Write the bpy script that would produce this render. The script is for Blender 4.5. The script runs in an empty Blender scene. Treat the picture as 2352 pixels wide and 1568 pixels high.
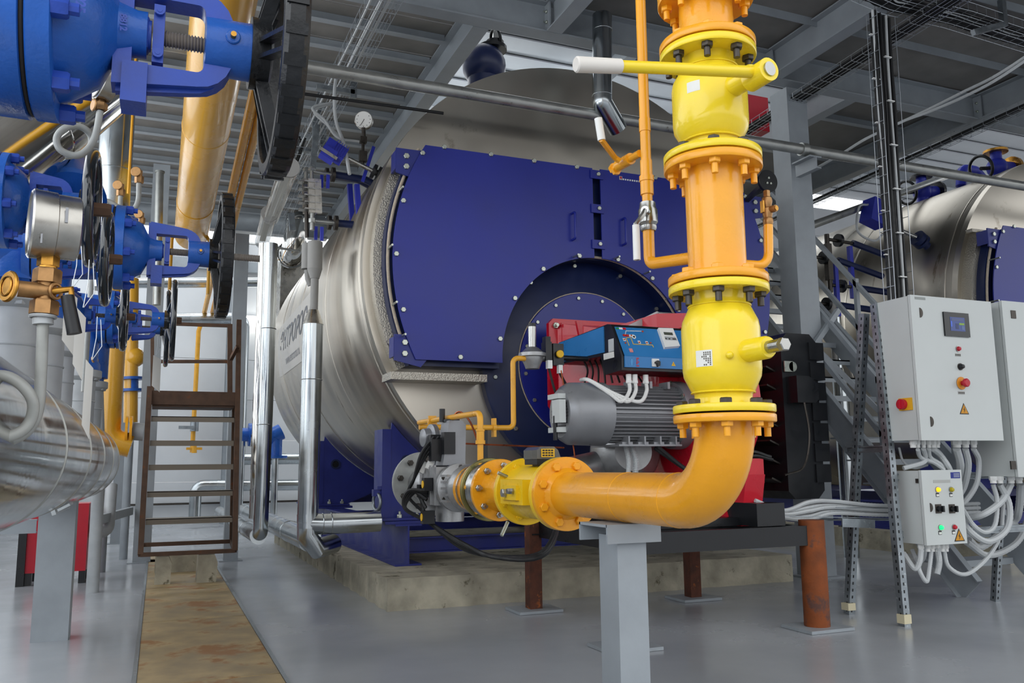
import bpy, math, random
from mathutils import Vector as V, Matrix
random.seed(7)
PI=math.pi
sc=bpy.context.scene
# ---------------------------------------------------------------- camera, sky, light, exposure
F=1950.0; H=1.1
def nrm(v): return v.normalized()
_cy=nrm(V((362-1176,-(1080-784),-F)))
_cx=V((4784,-238,-F)); _cx=nrm(_cx-_cx.dot(_cy)*_cy)
_cz=_cx.cross(_cy)
CAM=V((0,0,H))
def ray(px,py):
    v=V((px-1176,-(py-784),-F)); return V((v.dot(_cx),v.dot(_cy),v.dot(_cz)))
def at(px,py,X=None,Y=None,Z=None):
    d=ray(px,py)
    t=X/d.x if X is not None else (Y/d.y if Y is not None else (Z-H)/d.z)
    return CAM+d*t
cam=bpy.data.cameras.new('camera'); cam.sensor_width=36; cam.lens=F*36/2352; cam.clip_start=.05; cam.clip_end=200
co=bpy.data.objects.new('camera',cam); sc.collection.objects.link(co); sc.camera=co
co.matrix_world=Matrix(((_cx.x,_cx.y,_cx.z,0),(_cy.x,_cy.y,_cy.z,0),(_cz.x,_cz.y,_cz.z,H),(0,0,0,1)))
# rows must be camera axes expressed in world
R=Matrix((_cx,_cy,_cz))            # world = R * camvec
co.matrix_world=Matrix.Translation(CAM)@R.to_4x4()
w=bpy.data.worlds.new('overcast_sky'); sc.world=w; w.use_nodes=True
nt=w.node_tree; bg=nt.nodes['Background']
tc=nt.nodes.new('ShaderNodeTexCoord'); sp=nt.nodes.new('ShaderNodeSeparateXYZ'); cr=nt.nodes.new('ShaderNodeValToRGB')
nt.links.new(tc.outputs['Generated'],sp.inputs[0]); nt.links.new(sp.outputs['Z'],cr.inputs[0]); nt.links.new(cr.outputs[0],bg.inputs[0])
cr.color_ramp.elements[0].position=0; cr.color_ramp.elements[0].color=(.30,.30,.31,1)
cr.color_ramp.elements[1].position=.12; cr.color_ramp.elements[1].color=(.96,.98,1,1)
bg.inputs[1].default_value=1.9
def area(name,loc,rot,sx,sy,power,col=(1,1,1)):
    l=bpy.data.lights.new(name,'AREA'); l.shape='RECTANGLE'; l.size=sx; l.size_y=sy; l.energy=power; l.color=col
    o=bpy.data.objects.new(name,l); sc.collection.objects.link(o); o.location=loc; o.rotation_euler=rot; return o
# daylight through the left and back windows; added fill lamps under the closed roof
area('window_daylight_left',(-2.6,4,3.2),(0,-PI/2,0),3.4,14,260,(.93,.97,1))
area('window_daylight_back',(3,18.6,6.5),(-PI/2,0,0),14,1,250,(.95,.98,1))
area('added_roof_fill',(4,15.5,8.7),(0,0,0),16,3,600,(.95,.98,1))  # added lamp to brighten the back wall; the roof has no skylight
area('added_roof_fill_near',(5,10,8.7),(0,0,0),14,2,150,(.95,.98,1))  # second added fill lamp above the boilers, no opening in the roof here
sc.view_settings.view_transform='Standard'; sc.view_settings.look='None'; sc.view_settings.gamma=1
sc.view_settings.exposure=0.0
# ---------------------------------------------------------------- materials
def lin(c): return c/12.92 if c<=.04045 else ((c+.055)/1.055)**2.4
def rgb(h): return tuple(lin(int(h[i:i+2],16)/255) for i in (0,2,4))+(1,)
def mat(name,col,rough=.5,metal=0,var=.12,vs=3,bump=0,bs=60,spot=None,st=.62,ss=4,stretch=(1,1,1),rv=.1,coat=0,emit=None,es=1,trans=0,alpha=1,ior=1.45,kind=None):
    m=bpy.data.materials.new(name); m.use_nodes=True; n=m.node_tree; L=n.links.new
    b=n.nodes['Principled BSDF']; c=rgb(col) if isinstance(col,str) else col
    b.inputs['Metallic'].default_value=metal; b.inputs['Roughness'].default_value=rough
    b.inputs['Coat Weight'].default_value=coat; b.inputs['Transmission Weight'].default_value=trans; b.inputs['IOR'].default_value=ior
    b.inputs['Alpha'].default_value=alpha; b.inputs['Base Color'].default_value=c
    if emit: b.inputs['Emission Color'].default_value=rgb(emit); b.inputs['Emission Strength'].default_value=es
    t=n.nodes.new('ShaderNodeTexCoord'); mp=n.nodes.new('ShaderNodeMapping'); mp.inputs['Scale'].default_value=stretch
    L(t.outputs['Object'],mp.inputs[0])
    out=None
    if var:
        no=n.nodes.new('ShaderNodeTexNoise'); no.inputs['Scale'].default_value=vs; no.inputs['Detail'].default_value=6; L(mp.outputs[0],no.inputs[0])
        r=n.nodes.new('ShaderNodeValToRGB'); e=r.color_ramp.elements
        e[0].position=.32; e[1].position=.68
        e[0].color=tuple(x*(1-var) for x in c[:3])+(1,); e[1].color=tuple(min(1,x*(1+var)) for x in c[:3])+(1,)
        L(no.outputs[0],r.inputs[0]); out=r.outputs[0]
        mr=n.nodes.new('ShaderNodeMapRange'); mr.inputs['To Min'].default_value=max(.02,rough-rv); mr.inputs['To Max'].default_value=min(1,rough+rv)
        mr.inputs['From Min'].default_value=.3; mr.inputs['From Max'].default_value=.7
        L(no.outputs[0],mr.inputs[0]); L(mr.outputs[0],b.inputs['Roughness'])
    if spot:
        n2=n.nodes.new('ShaderNodeTexNoise'); n2.inputs['Scale'].default_value=ss; n2.inputs['Detail'].default_value=9; n2.inputs['Roughness'].default_value=.65; L(mp.outputs[0],n2.inputs[0])
        r2=n.nodes.new('ShaderNodeValToRGB'); r2.color_ramp.elements[0].position=st; r2.color_ramp.elements[1].position=st+.06
        L(n2.outputs[0],r2.inputs[0])
        mx=n.nodes.new('ShaderNodeMix'); mx.data_type='RGBA'; L(r2.outputs[0],mx.inputs[0])
        if out: L(out,mx.inputs[6])
        else: mx.inputs[6].default_value=c
        mx.inputs[7].default_value=rgb(spot); out=mx.outputs[2]
    if kind=='check':      # raised tread pattern
        ck=n.nodes.new('ShaderNodeTexChecker'); ck.inputs['Scale'].default_value=26; L(mp.outputs[0],ck.inputs[0])
        bp=n.nodes.new('ShaderNodeBump'); bp.inputs['Strength'].default_value=.9; bp.inputs['Distance'].default_value=.01; L(ck.outputs['Fac'],bp.inputs['Height']); L(bp.outputs[0],b.inputs['Normal'])
    if out: L(out,b.inputs['Base Color'])
    if bump:
        n3=n.nodes.new('ShaderNodeTexNoise'); n3.inputs['Scale'].default_value=bs; n3.inputs['Detail'].default_value=3; L(mp.outputs[0],n3.inputs[0])
        bp=n.nodes.new('ShaderNodeBump'); bp.inputs['Strength'].default_value=bump; bp.inputs['Distance'].default_value=.01
        L(n3.outputs[0],bp.inputs['Height']); L(bp.outputs[0],b.inputs['Normal'])
    return m
M=dict(
 floor=mat('grey_floor_paint','a3a7ac',.22,0,.07,.9,.04,9,rv=.09),
 cover=mat('rusty_tread_plate','a8946f',.6,.1,.28,4,0,spot='9c7145',st=.53,ss=1.8,kind='check'),
 conc=mat('concrete','aaa492',.9,0,.28,5,.7,22,spot='5f5a48',st=.6,ss=4.5),
 white=mat('white_wall_panel','d6d9dc',.45,0,.03,2),
 roof=mat('white_roof_sheet','c3c7cb',.5,0,.05,2),
 grey=mat('grey_paint_steel','969da3',.42,0,.08,5,.05,40),
 greyd=mat('grey_mezzanine_plate','7d7b78',.55,0,.16,4,.05,30,spot='4a4038',st=.7,ss=3),
 blue=mat('valve_blue_paint','1f57ab',.32,0,.12,10,.12,90,spot='6b3a22',st=.73,ss=14),
 blued=mat('valve_dark_blue_paint','2747a3',.36,0,.1,10,.1,80,spot='6b3a22',st=.76,ss=12),
 door=mat('boiler_blue_enamel','1d2887',.33,0,.14,1.2,.03,60,rv=.05),
 navy=mat('navy_enamel','12204a',.4,0,.1,4),
 sadd=mat('saddle_blue_paint','27307f',.4,0,.12,5,spot='4a4a55',st=.7,ss=6),
 alu=mat('brushed_aluminium_cladding','bfb9ae',.36,1,.16,1.0,.012,6,stretch=(.7,3,.7),spot='8b8172',st=.62,ss=1.6,rv=.1),
 stucco=mat('stucco_aluminium_sheet','bcb7ac',.40,1,.12,1.0,.8,85),
 galv=mat('galvanised_cladding','b5bbbe',.22,1,.14,3,.02,8,rv=.1),
 mirror=mat('polished_cladding','cdccc8',.09,1,.1,2,.08,5,rv=.06),
 zinc=mat('galvanised_steel','949ba0',.42,.9,.18,14,0,spot='b3b9bd',st=.6,ss=30),
 pipeg=mat('old_galvanised_pipe','a3a5a2',.36,.7,.15,9,spot='6f6a5f',st=.66,ss=7),
 steel=mat('bare_steel','a9a9a6',.28,1,.1,20),
 dsteel=mat('dark_steel','4e4a46',.45,.9,.2,30),
 bolt=mat('zinc_bolt','b9beb4',.35,.9,.1,40),
 gas=mat('gas_orange_paint','eda31c',.3,0,.06,6,.1,55,rv=.06,coat=.25),
 gasb=mat('gas_amber_paint','d09a28',.27,0,.05,2,coat=.3,rv=.03),
 yel=mat('valve_yellow_paint','efd228',.28,0,.05,6,.05,50,coat=.25),
 yel2=mat('train_yellow_paint','ecc21a',.33,0,.06,8,.08,60),
 thin=mat('thin_gas_yellow','e0a330',.35,0,.08,10),
 red=mat('burner_red_enamel','c01228',.28,0,.07,4,.02,40,coat=.3),
 redd=mat('red_paint','b5172c',.4,0,.1,4),
 black=mat('black_enamel','14161a',.35,0,.1,8,.03,60),
 blackm=mat('black_cast_paint','17191c',.35,.1,.3,14,.2,60,spot='4b4136',st=.72,ss=16),
 blackg=mat('glossy_black_wheel','141c24',.14,0,.1,6,coat=.6),
 rubber=mat('black_rubber','121212',.6,0,.1,20),
 panel=mat('panel_blue','2f77b4',.35,0,.04,6),
 motor=mat('motor_grey_paint','8b8d91',.36,.35,.08,8,.03,70),
 brass=mat('brass','b5853c',.3,.95,.18,30),
 bronze=mat('dull_bronze','a07a50',.42,.8,.22,40,spot='74352a',st=.68,ss=30),
 gpaint=mat('siphon_grey_paint','9a9c99',.45,.1,.1,20,spot='7d3a2c',st=.72,ss=14),
 nozz=mat('nozzle_grey_paint','a9adb0',.45,.05,.08,10,spot='8a5a3a',st=.74,ss=14),
 silver=mat('gauge_case_steel','b4b1aa',.3,1,.15,14),
 whitep=mat('white_plastic','e3e4e2',.45,0,.02,5),
 paper=mat('printed_paper','dcdcd8',.6,0,.03,5),
 ltgrey=mat('cabinet_grey_enamel','c3c8c7',.42,0,.03,3),
 rust=mat('rusty_steel','5a3527',.75,.2,.35,12,.3,50,spot='9a5526',st=.6,ss=9),
 rusto=mat('orange_rusty_steel','854620',.72,.2,.3,8,.2,50,spot='5d4038',st=.52,ss=4),
 brown=mat('mill_scale_steel','5a4436',.6,.35,.25,10,.1,40,spot='7a4a2c',st=.62,ss=10),
 conduit=mat('grey_conduit','b9bdbf',.5,0,.04,10),
 cable=mat('black_cable','17181a',.55,0,.1,20),
 wire=mat('tray_wire','b4bac0',.35,.8,.08,30),
 alloy=mat('cast_aluminium','a2a3a4',.42,.75,.1,14,.1,80),
 olive=mat('yellow_zinc_flange','8c8454',.35,.9,.25,12,spot='5e6b50',st=.6,ss=10),
 duct=mat('grey_plastic_drain','8c8b88',.5,0,.06,8),
 clear=mat('clear_lamp_tube','dcdcdc',.08,0,0,trans=1,ior=1.15,alpha=.55),
 led=mat('led_strip_off','c4c4bc',.5,0,0),
 tube_on=mat('lit_tube','ffffff',.5,0,0,emit='fffdf5',es=9),
 glass=mat('window_glass','f2f7fa',.05,0,0,emit='f4f9ff',es=1.1),
 smoke=mat('smoky_clear_plastic','8a8a86',.15,0,0,trans=.6),
 lblue=mat('device_blue','2a35ad',.4,0,.05,8),
 scrd=mat('touch_screen_dark','101418',.1,0,0),
 copper=mat('copper_tube','b5603c',.35,.9,.1,20),
 gold=mat('amber_label','e0b020',.5,0,0),
 dial=mat('white_dial','f0f0ec',.4,0,0),
 gask=mat('dark_gasket','2a2622',.7,0,0),
 rope=mat('ceramic_rope','b8ab9a',.9,0,.1,40,.4,200),
)
def solid(name,h,rough=.5,**k):
    if name not in M: M[name]=mat(name,h,rough,0,0,**k)
    return M[name]
# ---------------------------------------------------------------- mesh builder
def basis(a):
    a=V(a).normalized(); u=a.cross(V((0,0,1)))
    if u.length<.05: u=a.cross(V((0,1,0)))
    u.normalize(); return a,u,a.cross(u)
class B:
    def __init__(s): s.v=[]; s.f=[]
    def add(s,vs,fs):
        k=len(s.v); s.v+= [V(x) for x in vs]; s.f+=[tuple(i+k for i in f) for f in fs]; return s
    def box(s,c,d,R=None):
        c=V(c); vs=[]
        for x in (-.5,.5):
            for y in (-.5,.5):
                for z in (-.5,.5):
                    p=V((x*d[0],y*d[1],z*d[2])); vs.append(c+(R@p if R else p))
        return s.add(vs,[(0,1,3,2),(4,6,7,5),(0,4,5,1),(2,3,7,6),(0,2,6,4),(1,5,7,3)])
    def bb(s,a,b):
        return s.box([(a[i]+b[i])/2 for i in range(3)],[abs(b[i]-a[i]) for i in range(3)])
    def lathe(s,o,ax,prof,n=28,arc=None,ph=0):
        a,u,w=basis(ax); o=V(o); vs=[]; fs=[]
        for (t,r) in prof:
            for i in range(n):
                g=ph+2*PI*i/n; vs.append(o+a*t+(u*math.cos(g)+w*math.sin(g))*r)
        m=len(prof)
        for j in range(m-1):
            for i in range(n):
                k=(i+1)%n; fs.append((j*n+i,j*n+k,(j+1)*n+k,(j+1)*n+i))
        if prof[0][1]>1e-5 and prof[0]!=prof[-1]: fs.append(tuple(range(n))[::-1])
        if prof[-1][1]>1e-5 and prof[0]!=prof[-1]: fs.append(tuple((m-1)*n+i for i in range(n)))
        return s.add(vs,fs)
    def cyl(s,p,q,r,r2=None,n=20,ph=0):
        p=V(p); q=V(q); return s.lathe(p,q-p,[(0,r),((q-p).length,r if r2 is None else r2)],n,ph=ph)
    def ring(s,o,ax,R,r,t,n=36):      # flat ring, thickness t along ax
        return s.lathe(o,ax,[(0,r),(0,R),(t,R),(t,r),(0,r)],n)
    def disc(s,o,ax,R,t,n=36,be=.003):
        return s.lathe(o,ax,[(0,R-be),(be,R),(t-be,R),(t,R-be)],n)
    def hexn(s,p,ax,r,h,ph=0):
        a=V(ax).normalized(); return s.lathe(p,a,[(0,r),(h*.85,r),(h,r*.86)],6,ph=ph)
    def torus(s,c,ax,R,r,n=40,m=10):
        return s.lathe(c,ax,[(r*math.sin(2*PI*i/m),R+r*math.cos(2*PI*i/m)) for i in range(m)]+[(0,R+r)],n)
    def sph(s,c,r,n=20,sz=1):
        k=n//2; return s.lathe(c,(0,0,1),[(-math.cos(PI*i/k)*r*sz,max(1e-6,math.sin(PI*i/k)*r)) for i in range(k+1)],n)
    def tube(s,pts,r,n=10,bend=0,seg=5,caps=True,wave=0):
        pts=[V(p) for p in pts]
        if bend:
            out=[pts[0]]
            for i in range(1,len(pts)-1):
                p=pts[i]; a=pts[i-1]-p; b=pts[i+1]-p; la,lb=a.length,b.length; a.normalize(); b.normalize()
                ang=a.angle(b); 
                if ang>PI-.05: out.append(p); continue
                d=min(bend/math.tan(ang/2),la*.49,lb*.49); rr=d*math.tan(ang/2)
                bis=(a+b).normalized(); c=p+bis*(rr/math.sin(ang/2)); s0=p+a*d-c; s1=p+b*d-c
                for k in range(seg+1):
                    t=k/seg; th=s0.angle(s1); q=(s0*math.sin((1-t)*th)+s1*math.sin(t*th))/math.sin(th); out.append(c+q)
            out.append(pts[-1]); pts=out
        m=len(pts); vs=[]; fs=[]; pu=None
        for j,p in enumerate(pts):
            t=(pts[min(j+1,m-1)]-pts[max(j-1,0)])
            if t.length<1e-7: t=V((0,0,1))
            t.normalize()
            if pu is None: _,u,_2=basis(t)
            else:
                u=pu-t*pu.dot(t)
                if u.length<1e-4: _,u,_2=basis(t)
                u.normalize()
            pu=u; wv=t.cross(u)
            rr=(r[j] if isinstance(r,(list,tuple)) else r)*(1+(wave if j%2 else 0))
            for i in range(n):
                g=2*PI*i/n; vs.append(p+(u*math.cos(g)+wv*math.sin(g))*rr)
        for j in range(m-1):
            for i in range(n):
                k=(i+1)%n; fs.append((j*n+i,j*n+k,(j+1)*n+k,(j+1)*n+i))
        if caps: fs.append(tuple(range(n))[::-1]); fs.append(tuple((m-1)*n+i for i in range(n)))
        return s.add(vs,fs)
    def prism(s,poly,o,u,v,w):        # polygon in (u,v) extruded by w
        o=V(o);u=V(u);v=V(v);w=V(w); n=len(poly)
        vs=[o+u*a+v*b for a,b in poly]+[o+u*a+v*b+w for a,b in poly]
        return s.add(vs,[tuple(range(n))[::-1],tuple(range(n,2*n))]+[(i,(i+1)%n,n+(i+1)%n,n+i) for i in range(n)])
    def frame(s,outer,inner,o,u,v,w): # ring between two polygons of equal count
        o=V(o);u=V(u);v=V(v);w=V(w); n=len(outer)
        P=lambda L,e:[o+u*a+v*b+w*e for a,b in L]
        vs=P(outer,0)+P(inner,0)+P(outer,1)+P(inner,1); fs=[]
        for i in range(n):
            k=(i+1)%n
            fs+=[(i,k,n+k,n+i),(2*n+i,3*n+i,3*n+k,2*n+k),(i,2*n+i,2*n+k,k),(n+i,n+k,3*n+k,3*n+i)]
        return s.add(vs,fs)
    def ibeam(s,p,q,h=.2,b=.1,up=(0,0,1),tf=.012,tw=.008):
        p=V(p);q=V(q); a=(q-p).normalized(); z=V(up); z=(z-a*z.dot(a)).normalized(); y=z.cross(a)
        hb,hh=b/2,h/2
        poly=[(-hb,-hh),(hb,-hh),(hb,-hh+tf),(tw/2,-hh+tf),(tw/2,hh-tf),(hb,hh-tf),(hb,hh),(-hb,hh),(-hb,hh-tf),(-tw/2,hh-tf),(-tw/2,-hh+tf),(-hb,-hh+tf)]
        return s.prism(poly,p,y,z,q-p)
    def chan(s,p,q,h=.2,b=.08,side=1,up=(0,0,1),t=.01):
        p=V(p);q=V(q); a=(q-p).normalized(); z=V(up); z=(z-a*z.dot(a)).normalized(); y=z.cross(a)*side
        hh=h/2
        poly=[(0,-hh),(b,-hh),(b,-hh+t),(t,-hh+t),(t,hh-t),(b,hh-t),(b,hh),(0,hh)]
        return s.prism(poly,p,y,z,q-p)
    def bar(s,p,q,wd,hg,up=(0,0,1)):
        p=V(p);q=V(q); a=(q-p).normalized(); z=V(up); z=z-a*z.dot(a)
        if z.length<.01: z=V((0,1,0))
        z.normalize(); y=z.cross(a)
        return s.prism([(-wd/2,-hg/2),(wd/2,-hg/2),(wd/2,hg/2),(-wd/2,hg/2)],p,y,z,q-p)
def link(o): sc.collection.objects.link(o); return o
def mkmesh(name,b,m,off=V((0,0,0)),smooth=True,ang=38):
    me=bpy.data.meshes.new(name); me.from_pydata([tuple(v-off) for v in b.v],[],b.f); me.validate()
    import bmesh
    bm=bmesh.new(); bm.from_mesh(me); bmesh.ops.recalc_face_normals(bm,faces=bm.faces); bm.to_mesh(me); bm.free()
    if smooth:
        me.polygons.foreach_set('use_smooth',[True]*len(me.polygons)); me.set_sharp_from_angle(angle=math.radians(ang))
    me.materials.append(m if not isinstance(m,str) else M[m]); return me
WL={}
def thing(name,label,cat,loc=(0,0,0),group=None):
    o=link(bpy.data.objects.new(name,None)); o.location=loc; o.empty_display_size=.1
    o['label']=label; o['category']=cat
    if group: o['group']=group
    WL[o.name]=V(loc); return o
def part(par,name,b,m,label=None,ang=38):
    off=WL[par.name]; o=link(bpy.data.objects.new(name,mkmesh(name,b,m,off,ang=ang))); o.parent=par
    WL[o.name]=off
    if label: o['label']=label
    return o
def solo(name,b,m,label,cat,group=None):
    xs=[v.x for v in b.v]; ys=[v.y for v in b.v]; zs=[v.z for v in b.v]
    off=V(((min(xs)+max(xs))/2,(min(ys)+max(ys))/2,min(zs)))
    o=link(bpy.data.objects.new(name,mkmesh(name,b,m,off))); o.location=off
    o['label']=label; o['category']=cat
    if group: o['group']=group
    WL[o.name]=off; return o
def struct(name,b,m):
    o=link(bpy.data.objects.new(name,mkmesh(name,b,m))); o['kind']='structure'; WL[o.name]=V((0,0,0)); return o
def many(par,name,b,m,pts,label=None):    # b built about the origin; one mesh, one object per point
    me=mkmesh(name,b,m); off=WL[par.name]
    for p in pts:
        o=link(bpy.data.objects.new(name,me)); o.parent=par; o.location=V(p)-off
        if label: o['label']=label
def circ(c,ax,R,n,ph=0):
    a,u,w=basis(ax); return [V(c)+(u*math.cos(ph+2*PI*i/n)+w*math.sin(ph+2*PI*i/n))*R for i in range(n)]
def hexbolt(ax,r=.014,h=.012,sh=.0,back=0):
    a=V(ax).normalized(); b=B().hexn((0,0,0),a,r,h)
    if sh: b.cyl(a*h,a*(h+sh),r*.5,n=10)
    return b
def copy_tree(o,delta,parent=None,label=None,group=None):
    c=o.copy(); link(c)
    if parent is None: c.location=o.location+V(delta)
    else: c.parent=parent
    if label: c['label']=label
    if group: c['group']=group
    for ch in list(kids.get(o.name,[])): copy_tree(ch,delta,c)
    return c
kids={}
def snap():
    kids.clear()
    for o in bpy.data.objects:
        if o.parent: kids.setdefault(o.parent.name,[]).append(o)
def text(par,name,s,size,o,u,v,m,bendfn=None,ext=.001,bold=0,shear=0,sx=1):
    cu=bpy.data.curves.new(name,'FONT'); cu.body=s; cu.size=size; cu.extrude=0; cu.offset=bold; cu.shear=shear
    t=link(bpy.data.objects.new(name,cu)); bpy.context.view_layer.update()
    me=bpy.data.meshes.new_from_object(t.evaluated_get(bpy.context.evaluated_depsgraph_get()))
    bpy.data.objects.remove(t); off=WL[par.name]
    o=V(o);u=V(u).normalized();v=V(v).normalized()
    for vt in me.vertices:
        a,b_=vt.co.x*sx,vt.co.y
        vt.co=(bendfn(a,b_) if bendfn else o+u*a+v*b_)-off
    me.materials.clear(); me.materials.append(M[m] if isinstance(m,str) else m)
    ob=link(bpy.data.objects.new(name,me)); ob.parent=par; WL[ob.name]=off; return ob
X_=V((1,0,0)); Y_=V((0,1,0)); Z_=V((0,0,1))
# ================================================================ SETTING
struct('floor',B().bb((-9,-8,-.1),(26,19.2,0)),'floor')
bw=B()
for k in range(0,10):                                   # horizontal sandwich panels, open strip for the windows
    z0,z1=k*.86,k*.86+.852
    if k in (7,): continue
    bw.bb((-9,19,z0),(26,19.12,min(z1,9)))
struct('wall_back',bw,'white')
wl=B()
for k in range(0,3): wl.bb((-2.9,-1,k*.6),(-2.78,19,k*.6+.594))
wl.bb((-2.9,-1,5.6),(-2.78,19,9))
struct('wall_left',wl,'white')
struct('baseboard_back',B().bb((-9,18.9,.40),(26,18.97,.44)),'dsteel')
rf=B()
for k in range(0,62):
    y=-2+k*.34; rf.bb((-9,y,9+(.05 if k%2 else 0)),(26,y+.34,9.03+(.05 if k%2 else 0)))
rf.bb((-9,-2,9.1),(26,19.2,9.2)); struct('ceiling',rf,'roof')
wf=B()
for x in range(-9,26,2): wf.bb((x,19.0,6.0),(x+.05,19.1,6.9))
wo=struct('window_1',B().bb((-9,19.06,6.0),(26,19.08,6.9)),'glass')
o=part(wo,'window_frame',wf.bb((-9,19,6),(26,19.1,6.05)).bb((-9,19,6.42),(26,19.1,6.46)),'whitep')
wo=struct('window_2',B().bb((-2.88,-1,1.8),(-2.86,19,5.6)),'glass')
wf=B()
for y in range(-1,19,2): wf.bb((-2.9,y,1.8),(-2.8,y+.06,5.6))
part(wo,'window_frame',wf.bb((-2.9,-1,3.6),(-2.8,19,3.68)),'whitep')
# trench with tread plates
for i,(y0,y1) in enumerate(((3.0,4.9),(4.92,6.9),(6.92,8.8),(8.82,12.6))):
    solo('trench_cover',B().bb((-.05,y0,0),(.66,y1,.012)),'cover',['brown tread plate over the floor trench, nearest the camera','brown tread plate over the trench, second from the camera','brown tread plate just in front of the concrete blocks','far brown tread plate under and behind the steel ladder'][i],'floor plate','tread plates along the floor trench')
struct('trim_1',B().bb((-.075,3,0),(-.052,12.6,.016)).bb((.662,3,0),(.685,12.6,.016)),'zinc')
# plinths
def slab(x0,x1,y0,y1,h,lab):
    b=B(); n=60
    # slightly wavy cast edges
    import math as m
    P=[]
    for i in range(n+1): P.append((x0+(x1-x0)*i/n, y0+.012*m.sin(i*1.7)+.008*m.sin(i*.6)))
    P+= [(x1,y1),(x0,y1)]
    for i in range(n-1,0,-1): P.append((x0+.012*m.sin(i*2.1), y0+(y1-y0)*i/n))
    b.prism(P,(0,0,0),X_,Y_,(0,0,h))
    solo('concrete_plinth',b,'conc',lab,'plinth','concrete boiler plinths')
slab(1.69,5.62,6.65,13.6,.245,'weathered concrete plinth under the near silver boiler')
slab(8.55,12.48,6.65,13.6,.245,'concrete plinth under the second boiler behind the cabinets')
# ---------------------------------------------------------------- mezzanine
PZ=5.32
def deck(b,lab,n='deck_plate',c='ceiling plate'):
    solo(n,b,'greyd',lab,c,'mezzanine deck plates')
deck(B().bb((-2.6,.5,PZ),(11.5,6.6,PZ+.01)),'wide grey mezzanine deck plate over the burner')
b=B()
for k in range(11): b.bb((-2.6,6.62+k*.68,PZ),(2.5,6.62+k*.68+.66,PZ+.01))
deck(b,'ribbed grey deck plate left of the boiler above the ladder')
deck(B().bb((6.7,6.62,PZ),(8.68,14,PZ+.01)),'dark deck plate between the two boilers above the stairs')
def beam(p,q,lab,h=.3,bb_=.15,n='steel_beam',grp='mezzanine beams',m='grey'):
    return solo(n,B().ibeam(p,q,h,bb_,tf=.014,tw=.01),m,lab,'beam',grp)
zb=5.15
beam((-2.6,6.6,zb),(12,6.6,zb),'long grey edge beam crossing in front of the boiler tops')
beam((-2.6,3.2,zb),(12,3.2,zb),'grey cross beam overhead nearest the camera')
beam((2.5,6.68,zb),(2.5,14.3,zb),'grey beam running back left of the boiler top')
beam((3.15,3.28,zb),(3.15,6.52,zb),'short grey beam above the gas riser left side')
for x,l in ((5.65,'grey beam running back just before the column'),(8.62,'grey beam above the electrical cabinets'),(11.4,'grey beam at the far right edge overhead')):
    beam((x,3.28,zb),(x,6.52,zb),l)
beam((6.78,6.68,zb),(6.78,14,zb),'grey beam bounding the opening right of the boiler')
beam((8.62,6.68,zb),(8.62,14,zb),'grey beam left of the second boiler top')
beam((-2.6,14.3,zb),(2.5,14.3,zb),'far grey beam closing the left deck near the windows',.34,.18)
for k in range(15):
    y=7.0+k*.5
    solo('deck_stiffener',B().bar((-2.6,y,PZ-.04),(2.42,y,PZ-.04),.012,.08).bb((-2.6,y-.04,PZ-.085),(2.42,y+.04,PZ-.078)),'grey',f'grey stiffener bar under the left deck, {"first second third fourth fifth sixth seventh eighth ninth tenth eleventh twelfth thirteenth fourteenth fifteenth".split()[k]} from the camera','beam','deck stiffeners on the left')
for k in range(5):
    y=7.6+k*1.1
    solo('deck_stiffener',B().bb((6.85,y,PZ-.08),(8.55,y+.012,PZ)).bb((6.85,y-.03,PZ-.085),(8.55,y+.04,PZ-.078)),'grey',f'grey stiffener under the walkway between the boilers, {"nearest,second,third,fourth,farthest".split(",")[k]} one','beam','walkway stiffeners')
for k,y in enumerate((4.1,5.0,5.9)):
    solo('deck_stiffener',B().bb((3.2,y,PZ-.08),(11.3,y+.012,PZ)),'grey',f'grey flat stiffener over the cabinets, {["near","middle","far"][k]} one','beam','front deck stiffeners')
# bolted connection plates on the edge beam
for x,l in ((3.15,'small bolted cleat joining the short beam to the edge beam'),(5.65,'bolted cleat on the edge beam beside the column'),(8.62,'bolted cleat on the edge beam above the cabinets')):
    t=thing('beam_cleat',l,'bracket',(x,6.5,5.02),'beam cleats')
    part(t,'plate',B().bb((x-.06,6.49,5.02),(x-.045,6.59,5.28)),'grey')
    many(t,'bolt',hexbolt((-1,0,0),.016,.014,.02),'bolt',[(x-.062,6.54,5.1),(x-.062,6.54,5.2)])
# columns
def column(x,y,z,lab,b_=.25):
    t=thing('steel_column',lab,'column',(x,y,0),'grey steel columns')
    part(t,'shaft',B().bb((x-b_/2,y-b_/2,0),(x+b_/2,y+b_/2,z)),'grey')
    part(t,'base_plate',B().bb((x-b_*.7,y-b_*.7,0),(x+b_*.7,y+b_*.7,.02)),'grey')
    return t
t=column(6.02,6.78,5.0,'tall grey steel column behind the black air box',.26)
solo('pipe_bracket',B().chan((5.9,6.6,4.06),(5.9,6.3,4.06),.12,.06,1).bb((5.84,6.32,4.12),(5.99,6.58,4.135)),'grey','grey arm bracket on the column carrying the long pipe','bracket')
def post(x,y,z,lab,s=.16,m='grey'):
    t=thing('square_post',lab,'post',(x,y,0),'grey square posts')
    part(t,'shaft',B().bb((x-s/2,y-s/2,0),(x+s/2,y+s/2,z)),m)
    part(t,'foot_plate',B().bb((x-s*.8,y-s*.8,0),(x+s*.8,y+s*.8,.012)),m)
post(-.13,11.5,5,'grey square post left of the steel ladder',.2)
post(.87,11.2,4.1,'grey square post right of the steel ladder',.17)
post(-.55,14.6,5,'grey post far behind the yellow pipes',.14)
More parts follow.
